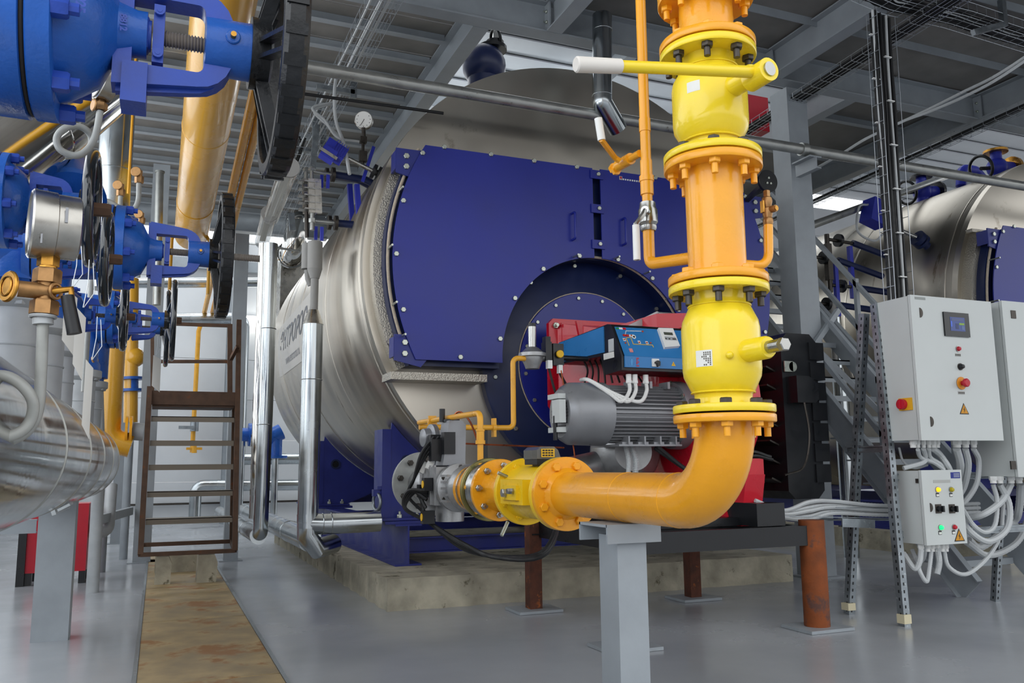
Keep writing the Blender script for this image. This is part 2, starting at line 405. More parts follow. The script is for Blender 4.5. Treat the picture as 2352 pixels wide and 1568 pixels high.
# ---------------------------------------------------------------- roof steel and back aisle
solo('roof_beam',B().ibeam((-9,14.8,8.1),(26,14.8,8.1),.4,.2),'grey','pale roof beam seen in the gap above the boiler','beam')
solo('roof_beam',B().ibeam((7.3,7,8.3),(7.3,19,8.3),.35,.2),'grey','roof beam running back above the boiler gap','beam')
for z,l in ((5.45,'lower'),(7.05,'upper')):
    solo('wall_rail',B().chan((-9,18.8,z),(26,18.8,z),.22,.1),'grey',f'{l} grey wall rail at the window strip','beam','wall rails at the windows')
for i,x in enumerate((1.35,5.5,10.5,14.5)):
    solo('wall_column',B().ibeam((x,18.75,0),(x,18.75,9),.25,.25,up=(0,1,0)),'grey',f'grey wall column at the back, {["behind the ladder","behind the near boiler","between the boilers","far right"][i]}','column','wall columns at the back')
t=thing('tube_light','lit white tube lamp on the back wall left of the boiler','lamp',(1.9,18.9,3.9))
q0=at(545,734,Y=18.82); q1=at(640,734,Y=18.82)
part(t,'tube',B().cyl(q0,q1,.07),'tube_on'); part(t,'housing',B().box((q0+q1)/2+V((0,.1,.05)),(q1.x-q0.x,.08,.08)),'whitep')
# ================================================================ BOILER
BC=V((3.556,6.87,2.8)); BR=2.05
def bp(r,deg,y): return V((BC.x+r*math.cos(math.radians(deg)),y,BC.z+r*math.sin(math.radians(deg))))
def arcpts(cx,cz,r,a0,a1,n):
    return [(cx+r*math.cos(math.radians(a0+(a1-a0)*i/n)),cz+r*math.sin(math.radians(a0+(a1-a0)*i/n))) for i in range(n+1)]
bo=thing('boiler','near silver clad boiler with blue door plates and a red burner','boiler',(3.556,6.87,.245),'clad boilers')
part(bo,'shell',B().lathe((3.556,6.87,2.8),(0,1,0),[(.0,2.0),(.0,2.035),(.02,2.05),(6.5,2.05),(6.62,1.98),(6.62,1.2)],128),'alu')
part(bo,'front_face',B().lathe((3.556,6.885,2.8),(0,1,0),[(-.01,.9),(-.01,2.03),(.03,2.03)],128),'stucco')
rm=part(bo,'rim_band',B().lathe((3.556,6.86,2.8),(0,1,0),[(0,2.035),(0,2.056),(.075,2.06),(.075,2.05)],128).lathe((3.556,6.86,2.8),(0,1,0),[(.17,2.05),(.175,2.058),(.185,2.058),(.19,2.05)],128),'alu')
for k,y in enumerate((8.6,10.3,12.0)): part(bo,'seam_band',B().lathe((3.556,y,2.8),(0,1,0),[(0,2.05),(.004,2.056),(.03,2.056),(.034,2.05)],96),'alu')
# raised sheet around the doors and the ledge below
rp=arcpts(3.556,2.8,2.0,152,207,16)
rp=[(p[0],p[1]) for p in rp]+arcpts(3.556,2.8,1.90,207,152,16)
part(bo,'side_flashing',B().prism(rp,(0,6.72,0),X_,Z_,(0,.16,0)),'stucco')
rp=[(7.112-a,b) for a,b in rp]
part(bo,'side_flashing',B().prism(rp,(0,6.72,0),X_,Z_,(0,.16,0)),'stucco')
part(bo,'ledge',B().bb((1.68,6.58,1.80),(2.50,6.87,1.86)),'stucco')
part(bo,'top_flashing',B().bb((1.74,6.78,3.74),(2.02,6.87,3.78)),'stucco')
part(bo,'top_flashing',B().bb((5.09,6.78,3.74),(5.37,6.87,3.78)),'stucco')
# door drum (navy) and rope seal
def doorpoly(R,top,bot,gap,cr_,side,n=30,ccx=3.551,ccz=2.008):
    ax=3.556
    a_top=180-math.degrees(math.asin((top-2.8)/R)); a_bot=180+math.degrees(math.asin((2.8-bot)/R))
    out=[(ax-gap,top)]+arcpts(ax,2.8,R,a_top,a_bot,n)
    t0=180-math.degrees(math.asin((max(bot,ccz-cr_+.01)-ccz)/cr_)); 
    t1=math.degrees(math.acos((ax-gap-ccx)/cr_))
    out+=arcpts(ccx,ccz,cr_,t0,t1,n)
    return out if side<0 else [(7.112-a,b) for a,b in out]
DR=B()
for s_ in (-1,1): DR.prism(doorpoly(1.93,3.72,1.92,.0,.93,s_),(0,6.62,0),X_,Z_,(0,.26,0))
part(bo,'door_drum',DR,'navy')
part(bo,'rope_seal',B().tube([bp(1.905,d,6.605) for d in range(150,208,3)],.014,8).tube([V((3.551+.95*math.cos(math.radians(d)),6.6,2.008+.95*math.sin(math.radians(d)))) for d in range(10,100,4)],.012,8),'rope')
for s_ in (-1,1):
    dp=part(bo,'door_plate',B().prism(doorpoly(1.88,3.77,1.96,.04,.928,s_),(0,6.54,0),X_,Z_,(0,.012,0)),'door')
    hx=3.556+s_*.255; hz=3.2
    part(dp,'door_handle',B().tube([(hx,6.54,hz-.12),(hx,6.48,hz-.12),(hx,6.48,hz+.12),(hx,6.54,hz+.12)],.011,8,bend=.02),'door')
    for k in range(2):
        z=(3.62,2.06)[k] if s_<0 else (3.62,2.06)[k]
        x0=1.70 if s_<0 else 5.41
        hb=part(bo,'hinge_bracket',B().prism([(0,-.11),(.22,-.16),(.34,-.02),(.34,.14),(.2,.1),(0,.1)] if s_<0 else [(0,-.11),(-.22,-.16),(-.34,-.02),(-.34,.14),(-.2,.1),(0,.1)],(x0 if s_<0 else 5.41,6.557,z),X_,Z_,(0,.015,0)).bb((x0-.005,6.56,z-.08),(x0+.012,6.70,z+.08)),'sadd')
        many(hb,'bolt',hexbolt((0,-1,0),.026,.02),'bolt',[(x0+s_*-.085,6.557,z+.035),(x0+s_*-.085,6.557,z-.055)])
pts=[]
for s_ in (-1,1):
    f=lambda x:x if s_<0 else 7.112-x
    for px,py in ((1020,338),(970,352),(1127,355),(1226,370),(1324,384),(926,461),(910,583),(926,711),(1057,820),(1148,778),(1182,685),(1247,618),(1330,588)): q=at(px,py,Y=6.54); pts.append((f(q.x),6.54,q.z))
many(bo,'door_bolt',hexbolt((0,-1,0),.022,.018),'bolt',pts)
for z in (3.70,3.38,3.05):
    tb=part(bo,'gap_tab',B().bb((3.49,6.525,z-.03),(3.62,6.54,z+.05)),'door')
    many(tb,'bolt',hexbolt((0,-1,0),.02,.018),'bolt',[(3.565,6.525,z+.012)])
many(bo,'door_stud',B().cyl((0,-.06,0),(0,.1,0),.009,n=8),'bolt',[bp(1.905,d,6.52) for d in (163,178,192,200)]+[(3.551+.95*math.cos(math.radians(d)),6.5,2.008+.95*math.sin(math.radians(d))) for d in (105,80,60,40)])
# maker plate at top of the right door
q=at(1422,408,Y=6.54)
t_=part(bo,'maker_plate',B().bb(q+V((0,-.006,-.02)),q+V((.03,0,.015))),solid('plate_grey','b5b0b0'))
part(t_,'red_mark',B().bb(q+V((.005,-.008,-.01)),q+V((.024,-.006,.01))),'redd')
for k in range(14): part(bo,'maker_mark',B().bb(q+V((.036+.024*k,-.004,-.018)),q+V((.049+.024*k,0,-.004))),'whitep')
# burner mouth: navy disc, blue disc with bolts
part(bo,'burner_flange',B().lathe((3.55,6.76,1.99),(0,1,0),[(0,.0001),(0,1.0),(.015,1.02),(.12,1.02)],90),'navy')
many(bo,'flange_bolt',hexbolt((0,-1,0),.02,.02),'bolt',[(3.55+.92*math.cos(math.radians(d)),6.76,1.99+.92*math.sin(math.radians(d))) for d in (15+30*k-7 for k in range(12))])
part(bo,'burner_plate',B().disc((3.53,6.735,1.985),(0,1,0),.665,.02,80),'door')
many(bo,'plate_bolt',hexbolt((0,-1,0),.018,.014),'bolt',[(3.53+.62*math.cos(math.radians(d)),6.735,1.985+.62*math.sin(math.radians(d))) for d in (22.5*k+8 for k in range(16))])
part(bo,'plate_gasket',B().torus((3.53,6.75,1.985),(0,1,0),.672,.006,80,6),'rope')
# saddles
def saddle(y,par):
    ou=[(1.95,.66),(2.28,.66),(2.56,.775),(4.552,.775),(4.832,.66),(5.162,.66),(5.162,1.46)]
    cu=arcpts(3.556,2.8,2.055,-38.9,-141.1,26)
    cu=[(a,b) for a,b in cu]
    b=B().prism(ou+cu+[(1.95,1.46)],(0,y,0),X_,Z_,(0,.02,0))
    b.bb((1.868,y-.005,.66),(1.95,y+.3,1.45)).bb((5.162,y-.005,.66),(5.244,y+.3,1.45))
    b.bb((1.95,y+.28,.66),(5.162,y+.3,.86))
    s=part(par,'saddle',b,'sadd')
    part(s,'lifting_hole',B().ring((2.10,y-.012,1.155),(0,1,0),.062,.042,.02,24),'navy')
    part(s,'hole_disc',B().disc((2.10,y-.002,1.155),(0,1,0),.042,.004,24),'black')
    part(s,'foot_plates',B().bb((1.85,y-.1,.637),(2.27,y+.34,.66)).bb((1.87,y-.13,.607),(2.30,y+.34,.633)).bb((4.842,y-.1,.607),(5.262,y+.34,.66)),'sadd')
    many(s,'anchor_bolt',B().hexn((0,0,0),(0,0,1),.024,.03).cyl((0,0,.03),(0,0,.055),.012,n=8),'bolt',[(2.02,y-.06,.66),(2.18,y-.06,.66)])
    return s
s1=saddle(7.6,bo); saddle(11.0,bo)
sh=part(bo,'lifting_ring',B().torus((1.84,7.66,.80),(1,.2,0),.075,.014,24,8),'zinc'); part(sh,'ring_lug',B().bb((1.80,7.63,.85),(1.87,7.69,.91)).bb((1.83,7.6,.91),(1.87,7.72,.94)),'sadd')
part(bo,'base_beam',B().ibeam((2.08,7.45,.426),(2.08,13.3,.426),.36,.24,tf=.016,tw=.014),'sadd')
part(bo,'base_beam',B().ibeam((5.03,7.45,.426),(5.03,13.3,.426),.36,.24,tf=.016,tw=.014),'sadd')
for y in (7.75,10.5,13.0): part(bo,'cross_beam',B().chan((2.1,y,.40),(5.02,y,.40),.14,.08,-1),'sadd')
# lettering on the cladding: pale decal with dark italic letters
def onshell(a,b_,r=2.0585,y0=12.08,z0=2.70):
    th=math.asin(max(-1,min(1,(z0-2.8)/2.05)))+b_/2.05
    return V((3.556-r*math.cos(th),y0-a,2.8+r*math.sin(th)))
b=B(); n=14; W=2.75
vs=[onshell(W*i,h*.95-.36,2.054) for h in range(2) for i in (0,1)]
vs=[];fs=[]
for j in range(n+1):
    for i in range(2): vs.append(onshell(-.25+W*i,-.32+.72*j/n,2.0545))
for j in range(n): fs.append((2*j,2*j+1,2*j+3,2*j+2))
dc=part(bo,'decal',B().add(vs,fs),solid('decal_grey','c9c6c0',.35))
text(dc,'maker_name','ЭНТРОРОС',.36,(0,0,0),X_,Z_,solid('decal_ink','5b5e66',.4),lambda a,b:onshell(a,b),shear=.25,bold=.006,sx=1.13)
text(dc,'web_address','www.entroros.ru',.17,(0,0,0),X_,Z_,solid('decal_pale','85878c',.4),lambda a,b:onshell(a+.5,b-.22))
# front lower gas-line stub post on boiler face
part(bo,'drain_pipe',B().tube([(2.32,6.8,1.36),(2.32,6.8,.95)],.022,8),'dsteel')
snap()
b2=copy_tree(bo,(6.86,0,0),None,'second silver clad boiler behind the electrical cabinets')
# ================================================================ BURNER
bu=thing('burner','large red gas burner with grey motor and blue control panel','burner',(3.6,5.6,.66))
part(bu,'mounting_plate',B().prism([(3.03,1.56),(3.0,1.60),(3.0,2.30),(3.04,2.34),(4.2,2.34),(4.24,2.3),(4.24,1.6),(4.2,1.56)],(0,6.42,0),X_,Z_,(0,.05,0)),'red')
many(bu,'mounting_bolt',hexbolt((0,-1,0),.028,.02,.03),'bolt',[(3.06,6.42,2.28),(3.06,6.42,1.62),(4.18,6.42,2.28)])
part(bu,'blast_tube',B().cyl((3.6,6.46,1.95),(3.6,6.75,1.95),.36,n=40),'red')
# head: tapering red casting
hb=B(); f0=[(3.08,1.55),(4.2,1.55),(4.2,2.30),(3.08,2.30)]; f1=[(3.32,1.45),(4.25,1.45),(4.25,2.25),(3.32,2.20)]; f2=[(3.45,1.3),(4.25,1.3),(4.25,2.30),(3.45,2.24)]
vs=[V((a,6.42,b)) for a,b in f0]+[V((a,6.0,b)) for a,b in f1]+[V((a,5.45,b)) for a,b in f2]
fs=[(0,1,2,3),(11,10,9,8)]
for j in range(2):
    for i in range(4): k=(i+1)%4; fs.append((j*4+i,j*4+k,(j+1)*4+k,(j+1)*4+i))
hb.add(vs,fs); part(bu,'burner_head',hb,'red')
part(bu,'head_rib',B().prism([(0,0),(.05,0),(-.02,.34),(-.07,.34)],(3.22,6.2,1.95),X_,Z_,(0,.03,0)).prism([(0,0),(.03,0),(.03,.3),(0,.3)],(3.1,6.38,2.0),X_,Z_,(0,.04,0)),'red')
vo=B()
# volute: spiral side profile about X
sp_=[]
for i in range(49):
    a=math.radians(-100+360*i/48); r=.56+.13*(i/48); sp_.append((5.5+r*math.cos(a)*-1,1.52+r*math.sin(a)))
vo.prism(sp_,(3.66,0,0),Y_,Z_,(.28,0,0)).prism([(5.5+(a-5.5)*.93,1.52+(b-1.52)*.93) for a,b in sp_],(3.62,0,0),Y_,Z_,(.36,0,0))
part(bu,'fan_volute',vo,'red')
part(bu,'volute_rim',B().torus((3.66,5.5,1.52),(1,0,0),.5,.02,60,8),'red')
part(bu,'volute_foot',B().prism([(-.5,0),(.45,0),(.5,.3),(.35,.5),(-.3,.5)],(3.68,5.5,.72),Y_,Z_,(.25,0,0)).prism([(-.1,0),(.1,0),(.18,.35),(-.18,.35)],(3.72,5.0,.68),Y_,Z_,(.16,0,0)).bb((3.7,4.88,.97),(3.92,5.1,1.14)),'red')
# motor
MC=(5.45,1.47); MR=.228
mo=part(bu,'motor_body',B().cyl((2.93,MC[0],MC[1]),(3.6,MC[0],MC[1]),.185,n=40),'motor')
fins=B()
for i in range(44):
    a=2*PI*i/44; c,s=math.cos(a),math.sin(a)
    if abs(s)>.93: continue
    R_=Matrix.Rotation(a,3,'X'); p=V((3.24,MC[0]+c*.2,MC[1]+s*.2)); fins.box(p,(.6,.045,.008),R_)
part(mo,'cooling_fins',fins,'motor')
part(bu,'motor_cowl',B().lathe((2.62,MC[0],MC[1]),(1,0,0),[(0,.12),(0,.17),(.03,.2),(.07,.222),(.33,.23),(.33,.2)],48),'motor')
part(bu,'motor_flange',B().lathe((3.53,MC[0],MC[1]),(1,0,0),[(0,.2),(.0,.25),(.03,.255),(.13,.255)],48),'motor')
gr=B()
for i in range(-6,7):
    for j in range(-6,7):
        if i*i+j*j<38: gr.box((2.622,MC[0]+i*.022,MC[1]+j*.022),(.004,.012,.012))
part(bu,'fan_grille',gr,'black')
many(bu,'flange_bolt',hexbolt((-1,0,0),.018,.014),'bolt',[(3.53,MC[0]-.2,MC[1]+.13),(3.53,MC[0]-.2,MC[1]-.15),(3.53,MC[0]-.04,MC[1]+.238)])
ft=B()
for k in range(4): ft.box((3.06+k*.13,MC[0]-.13,MC[1]-.215),(.085,.1,.02)).box((3.06+k*.13,MC[0]-.14,MC[1]-.195),(.012,.13,.06))
for k in range(3): ft.box((3.12+k*.15,MC[0]-.12,MC[1]+.205),(.02,.12,.05))
ft.bb((2.98,MC[0]-.2,MC[1]-.235),(3.5,MC[0]+.2,MC[1]-.222))
part(mo,'motor_feet',ft,'motor')
en=part(bu,'speed_sensor',B().bb((2.55,MC[0]-.14,MC[1]-.07),(2.60,MC[0]-.02,MC[1]+.09)).bb((2.56,MC[0]-.1,MC[1]+.1),(2.62,MC[0]+.07,MC[1]+.135)).bb((2.56,MC[0]-.1,MC[1]-.135),(2.62,MC[0]+.07,MC[1]-.1)),'ltgrey')
part(en,'sensor_plug',B().cyl((2.56,MC[0]-.05,MC[1]-.02),(2.56,MC[0]-.05,MC[1]-.19),.016,n=10),'black')
# control panel
XL=2.985; XR=3.72
cp=part(bu,'control_box',B().prism([(6.2,1.92),(5.50,1.90),(5.43,1.755),(5.19,1.765),(5.188,1.862),(5.325,2.112),(5.38,2.122),(6.2,2.10)],(XL,0,0),Y_,Z_,(XR-XL,0,0)),'black')
part(cp,'side_cover',B().prism([(6.19,1.935),(5.43,1.92),(5.43,2.112),(6.19,2.095)],(XL-.008,0,0),Y_,Z_,(.008,0,0)),'panel')
fo=V((XL,5.181,1.865)); fd=(V((XL,5.318,2.10))-fo).normalized(); fn=X_.cross(fd)
def onp(px,py):
    d=ray(px,py); return CAM+d*((fo-CAM).dot(fn)/d.dot(fn))
def slabp(name,pts,t0,t1,m,low=False,par=None):
    pts=[(1380+a/11.76,740+b/11.76) for a,b in pts]
    P=[at(a,b,Y=5.176) if low else onp(a,b) for a,b in pts]; nn=V((0,-1,0)) if low else fn; n=len(P)
    return part(par or cp,name,B().add([p+nn*t0 for p in P]+[p+nn*t1 for p in P],[tuple(range(n))[::-1],tuple(range(n,2*n))]+[(i,(i+1)%n,n+(i+1)%n,n+i) for i in range(n)]),m)
def rect(x0,y0,x1,y1): return [(x0,y0),(x1,y0+(x1-x0)*.04),(x1+(y1-y0)*.4,y1+(x1-x0)*.04),(x0+(y1-y0)*.4,y1)]
part(cp,'front_panel',B().prism([(.02,-.002),(XR-XL,-.002),(XR-XL,.262),(.02,.262)],fo,X_,fd,fn*.004).bb((XL+.02,5.176,1.785),(XR,5.19,1.864)),'panel')
def linep(pts,m,nm='diagram_lines',w=7):
    for (a,b),(c,d) in zip(pts,pts[1:]):
        L=math.hypot(c-a,d-b); ux,uy=-(d-b)/L*w,(c-a)/L*w
        slabp(nm,[(a-ux,b-uy),(c-ux,d-uy),(c+ux,d+uy),(a+ux,b+uy)],.004,.0055,m)
linep([(670,430),(800,415),(870,600),(1390,625),(1415,685)],'gold'); linep([(670,430),(760,640)],'gold'); linep([(655,340),(670,240),(1090,250)],'whitep')
slabp('red_group',[(575,350),(600,328),(740,340),(755,370),(745,400),(610,390)],.004,.0055,'redd')
slabp('white_group',[(755,340),(880,345),(930,380),(945,430),(910,458),(860,440),(820,400),(765,395)],.004,.0055,'whitep')
for x,y in ((620,475),(1025,545),(1230,560)): slabp('white_field',rect(x-40,y-38,x+25,y+38),.004,.0055,'whitep')
for x,y,r in ((625,357,24),(705,367,24),(812,370,22),(625,480,24),(655,573,24),(1028,558,24),(1232,568,24),(1335,573,24),(1118,265,26)):
    q=onp(1380+x/11.76,740+y/11.76); part(cp,'indicator_lamp',B().disc(q+fn*.005,fn,r/11.76/1950*6,.006,14,.001),solid('lamp_brick','b5441e'))
q=onp(1380+885/11.76,740+405/11.76); part(cp,'fan_mark',B().disc(q+fn*.005,fn,.008,.004,14,.001),'black')
slabp('start_button',rect(745,725,830,820),.004,.010,solid('pink_button','d98a86'))
slabp('flag_green',[(390,172),(405,152),(475,150),(490,198),(410,195)],.004,.0055,solid('flag_green','2a8a4a')); slabp('flag_white',[(475,150),(570,155),(590,205),(490,198)],.004,.0055,'whitep'); slabp('flag_red',[(570,155),(655,160),(678,190),(668,212),(590,205)],.004,.0055,'redd')
dm=slabp('display_module',[(1510,215),(1900,228),(2090,700),(1690,738)],.004,.03,'whitep')
slabp('lcd',[(1640,330),(1880,345),(1905,422),(1665,405)],.030,.0305,solid('lcd','4d5148',.3),par=dm)
slabp('key_field',[(1668,450),(1960,465),(2015,562),(1700,545)],.030,.0305,solid('key_grey','9ea3a6'),par=dm)
for x,y in ((1705,512),(1795,517),(1900,522)): slabp('key',rect(x-20,y-14,x+(20 if x<1850 else 70),y+10),.0305,.033,'dsteel',par=dm)
sw=slabp('selector_switch',[(1365,985),(1550,990),(1562,1205),(1375,1195)],.0,.012,'whitep',low=True)
slabp('knob',[(1425,1080),(1470,1040),(1520,1055),(1545,1080),(1540,1180),(1500,1205),(1475,1190),(1465,1130),(1425,1115)],.012,.035,'black',low=True,par=sw)
tr=slabp('warning_triangle',[(1958,1062),(2018,1182),(1908,1176)],.0,.002,'gold',low=True); slabp('bolt_mark',[(1958,1100),(1966,1125),(1960,1125),(1962,1160),(1950,1128),(1957,1128)],.002,.003,'black',low=True,par=tr)
for a in ([(755,960),(935,968),(937,978),(755,970)],[(755,960),(765,960),(770,1165),(760,1165)],[(925,968),(935,968),(940,1172),(930,1172)],[(760,1158),(940,1164),(940,1174),(760,1168)],[(830,940),(838,940),(870,1060),(850,1165),(820,1165),(800,1060)]): slabp('burner_symbol',a,.0,.0015,solid('symbol_blue','4d93cc'),low=True)
for y,w_ in ((972,70),(1018,45),(1070,75),(1115,45),(1175,75)): slabp('scale_mark',[(955,y-16),(955+w_,y-14),(957+w_,y+18),(957,y+14)],.0,.0015,'redd',low=True)
for nm,pts,m in (('side_label',[(205,470),(350,430),(358,770),(212,810)],'conduit'),('side_label',[(75,855),(355,785),(365,945),(85,1018)],'paper')):
    P=[at(1380+a/11.76,740+b/11.76,X=XL-.001) for a,b in pts]; o_=part(cp,nm,B().add(P+[p-V((.002,0,0)) for p in P],[(0,1,2,3),(7,6,5,4),(0,4,5,1),(1,5,6,2),(2,6,7,3),(3,7,4,0)]),m)
# three white corrugated leads from panel glands to the motor
def corr(pts,r,n=140):
    # smooth Catmull-Rom then ribbed
    P=[V(p) for p in pts]; P=[P[0]*2-P[1]]+P+[P[-1]*2-P[-2]]; out=[]; seg=len(P)-3; k=max(4,n//seg)
    for i in range(seg):
        a,b_,c,d=P[i:i+4]
        for j in range(k):
            t=j/k; out.append(.5*((2*b_)+(c-a)*t+(2*a-5*b_+4*c-d)*t*t+(3*b_-a-3*c+d)*t**3))
    out.append(P[-2]); return out
for k,dx in enumerate((0.05,.1,.19)):
    x=3.03+dx
    g_=part(bu,'cable_gland',B().cyl((x,5.26,1.745),(x,5.26,1.70),.02,n=12).hexn((x,5.26,1.70),(0,0,-1),.024,.02),'whitep')
    part(bu,'corrugated_lead',B().tube(corr([(x,5.26,1.70),(x-.01,5.24,1.62),(x-.1,5.2,1.545),(2.92+.02*k,5.25,1.60),(2.80,5.33,1.70),(2.82,5.5,1.72)],.013),.013,8,wave=.14),'whitep')
blk=B()
for k in range(9): blk.tube(corr([(3.05+.02*k,5.9-.05*k,1.93),(3.06+.02*k,5.85-.05*k,1.83),(3.0+.04*k,5.8-.04*k,1.72)],.008,20),.008,6)
part(bu,'lead_bundle',blk,'cable')
# lifting lug
part(bu,'lifting_lug',B().prism([(0,0),(.34,.02),(.32,.12),(.27,.13)],(3.28,5.6,2.16),X_,Z_,(0,.012,0)).cyl((3.56,5.6,2.27),(3.68,5.6,2.27),.016,n=10),'alloy')
# black air intake box
bx0,bx1,by0,by1,bz0,bz1=4.33,4.67,5.12,6.0,.84,2.09
r_=.06
poly=[(bx0+r_,bz0),(bx1-r_,bz0),(bx1,bz0+r_),(bx1,bz1-r_),(bx1-r_,bz1),(bx0+r_,bz1),(bx0,bz1-r_),(bx0,bz0+r_)]
ab=part(bu,'air_box',B().prism(poly,(0,by0,0),X_,Z_,(0,by1-by0,0)),'black')
for k in range(7):
    z0=bz0+.12+k*.155; part(ab,'box_rib',B().bb((bx1-.08,by0-.015,z0),(bx1+.06,by1,z0+.135)),'black')
for k in range(8): part(ab,'louvre',B().box((bx0-.04,5.5,.98+k*.14),(.09,.6,.012),Matrix.Rotation(.4,3,'Y')),'dsteel')
sm=part(ab,'servo_motor',B().prism([(0,0),(.17,0),(.2,.03),(.2,.14),(.12,.2),(0,.2)],(4.36,5.0,1.55),X_,Z_,(0,.12,0)),'black')
part(ab,'lever_plate',B().disc((4.42,5.11,1.83),(0,-1,0),.04,.01,20).bb((4.34,5.1,1.79),(4.42,5.11,1.87)),'bolt')
part(bu,'servo_cable',B().tube(corr([(4.42,5.0,1.55),(4.44,4.99,1.3),(4.36,4.98,1.08),(4.2,5.0,1.02)],.01,24),.008,6),'dsteel')
# grey elbow and red swept cover under the motor
part(bu,'gas_elbow',B().lathe((3.35,5.85,1.2),(-.3,-1,0),[(0,.26),(.1,.27),(.25,.22),(.35,.14)],36),'alloy')
part(bu,'flexible_leads',B().tube(corr([(3.12,5.4,1.24),(3.14,5.4,1.1),(3.13,5.45,.9)],.02,60),.016,8,wave=.14).tube(corr([(3.17,5.4,1.24),(3.2,5.4,1.1),(3.18,5.45,.9)],.02,60),.02,8,wave=.14),'conduit')
part(bu,'black_leads',B().tube(corr([(3.3,5.3,1.25),(3.4,5.0,1.05),(3.6,4.95,1.02),(3.8,4.9,1.18),(4.0,4.9,1.15)],.014,30),.014,6).tube(corr([(3.3,5.3,1.22),(3.45,5.0,1.02),(3.62,4.93,.99),(3.8,4.88,1.15),(4.0,4.88,1.13)],.014,30),.012,6),'cable')
# black support frame with rusty legs
fr=thing('burner_stand','low black steel frame under the burner on rusty legs','frame',(3.4,5.4,0))
zf=.62
part(fr,'front_rail',B().chan((2.75,4.66,zf),(4.08,4.66,zf),.13,.06,1),'black')
part(fr,'rear_rail',B().chan((2.7,6.2,zf+.02),(4.25,6.2,zf+.02),.13,.06,-1),'black')
part(fr,'side_rail',B().chan((2.76,4.7,zf),(2.76,6.2,zf),.13,.06,-1),'black'); part(fr,'side_rail',B().chan((4.07,4.7,zf),(4.2,6.2,zf),.13,.06,1),'black')
part(fr,'burner_block',B().bb((3.7,4.7,zf+.07),(3.93,5.3,zf+.22)).bb((3.0,4.9,zf+.065),(4.1,5.1,zf+.12)),'black')
for k in range(3): part(fr,'cross_rail',B().bb((2.8,4.95+k*.4,zf-.05),(4.1,5.0+k*.4,zf+.06)),'black')
def leg(x,y,top,round_=False,m='rust'):
    b=B()
    if round_: b.cyl((x,y,.02),(x,y,top),.085,n=28)
    else: b.bb((x-.05,y-.05,.02),(x+.05,y+.05,top))
    g=part(fr,'leg',b,m); part(g,'foot_plate',B().box((x,y,.012),(.36,.3,.02)),'grey')
leg(2.73,6.2,.72); leg(4.15,6.15,.56); leg(2.68,4.72,.56); leg(4.15,4.70,.72,True,'rusto')
# ================================================================ GAS RISER
GX,GY=1.626,2.2; PR=.0915; FR=.157
def flange(par,name,z,t,m,nb,bdir,bm,ph=0,stud=.03,thin_=.028):
    # horizontal flange on the riser; bolts on the side bdir (+1 up / -1 down)
    f=part(par,name,B().lathe((GX,GY,z),(0,0,1),[(0,PR-.01),(0,FR-.002),(.003,FR),(t-.003,FR),(t,FR-.002),(t,PR-.01)],64),m)
    z0=z+t if bdir>0 else z
    d=(0,0,bdir)
    many(f,'bolt',B().hexn((0,0,0),d,.0195,.016).cyl((0,0,bdir*.016),(0,0,bdir*(.016+stud)),.0105,n=12),bm,circ((GX,GY,z0),(0,0,1),.128,nb,ph))
    return f
# elbow and horizontal run (one welded pipe)
gp=thing('gas_pipe','thick orange gas pipe with swept elbow, bottom of the gas line','pipe',(1.626,2.6,.89))
ZC=.983
R_e=.245
el=[(GX,3.33,ZC),(GX,GY+R_e,ZC)]+[(GX,GY+R_e-R_e*math.sin(a),ZC+R_e-R_e*math.cos(a)) for a in [PI/2*i/16 for i in range(1,17)]]+[(GX,GY,1.235)]
part(gp,'pipe_body',B().tube(el,PR,48),'gas')
wb=B()
for y in (GY+R_e+.02,2.80): wb.torus((GX,y,ZC),(0,1,0),PR-.0015,.003,48,6)
part(gp,'weld_bead',wb,'gas')
flange(gp,'top_flange',1.228,.024,'gas',8,-1,'gas',.2,.028)
g1=part(gp,'end_flange',B().lathe((GX,3.32,ZC),(0,1,0),[(-.02,PR),(0,PR+.018),(0,FR-.002),(.003,FR),(.026,FR),(.028,FR-.003),(.028,PR)],64),'gas')
many(g1,'bolt',B().hexn((0,0,0),(0,-1,0),.019,.015),'gas',circ((GX,3.32,ZC),(0,1,0),.125,8,.35))
text(g1,'cast_letters','P-16',.034,(GX-.115,3.317,ZC+.025),(0,0,-1),(1,0,0),'gas',bold=.001)
# ball valves
def ballvalve(z0,z1,lab,stemz,name='ball_valve',top=True,bot=True):
    t=thing(name,lab,'valve',(GX,GY,z0),'yellow ball valves')
    h=z1-z0; r=.121
    pr=[(.02,.092),(.045,.088),(.06,.09),(.068,.098),(h*.28,r-.002),(h*.34,r+.001),(h*.66,r+.001),(h*.72,r-.003),(h-.07,.098),(h-.06,.09),(h-.045,.088),(h-.02,.092)]
    part(t,'valve_body',B().lathe((GX,GY,z0),(0,0,1),pr,64,),'yel',ang=60)
    part(t,'weld_bead',B().torus((GX,GY,z0+.064),(0,0,1),.097,.003,48,6).torus((GX,GY,z1-.064),(0,0,1),.097,.003,48,6),'yel')
    flange(t,'bottom_flange',z0,.024,'yel',8,1,'dsteel',.2,.0)
    flange(t,'top_flange',z1-.024,.024,'yel',8,-1,'dsteel',.15,.028)
    part(t,'gasket',B().disc((GX,GY,z0-.006),(0,0,1),FR-.02,.005),'gask')
    part(t,'gasket',B().disc((GX,GY,z1+.001),(0,0,1),FR-.02,.005),'gask')
    st=part(t,'stem_neck',B().lathe((GX+.01,GY-.10,stemz),(.05,-1,0),[(-.02,.05),(.0,.046),(.012,.036),(.1,.034),(.108,.030)],32),'yel')
    return t
v1=ballvalve(1.258,1.660,'plump yellow ball valve without handle, lower of the two',1.44)
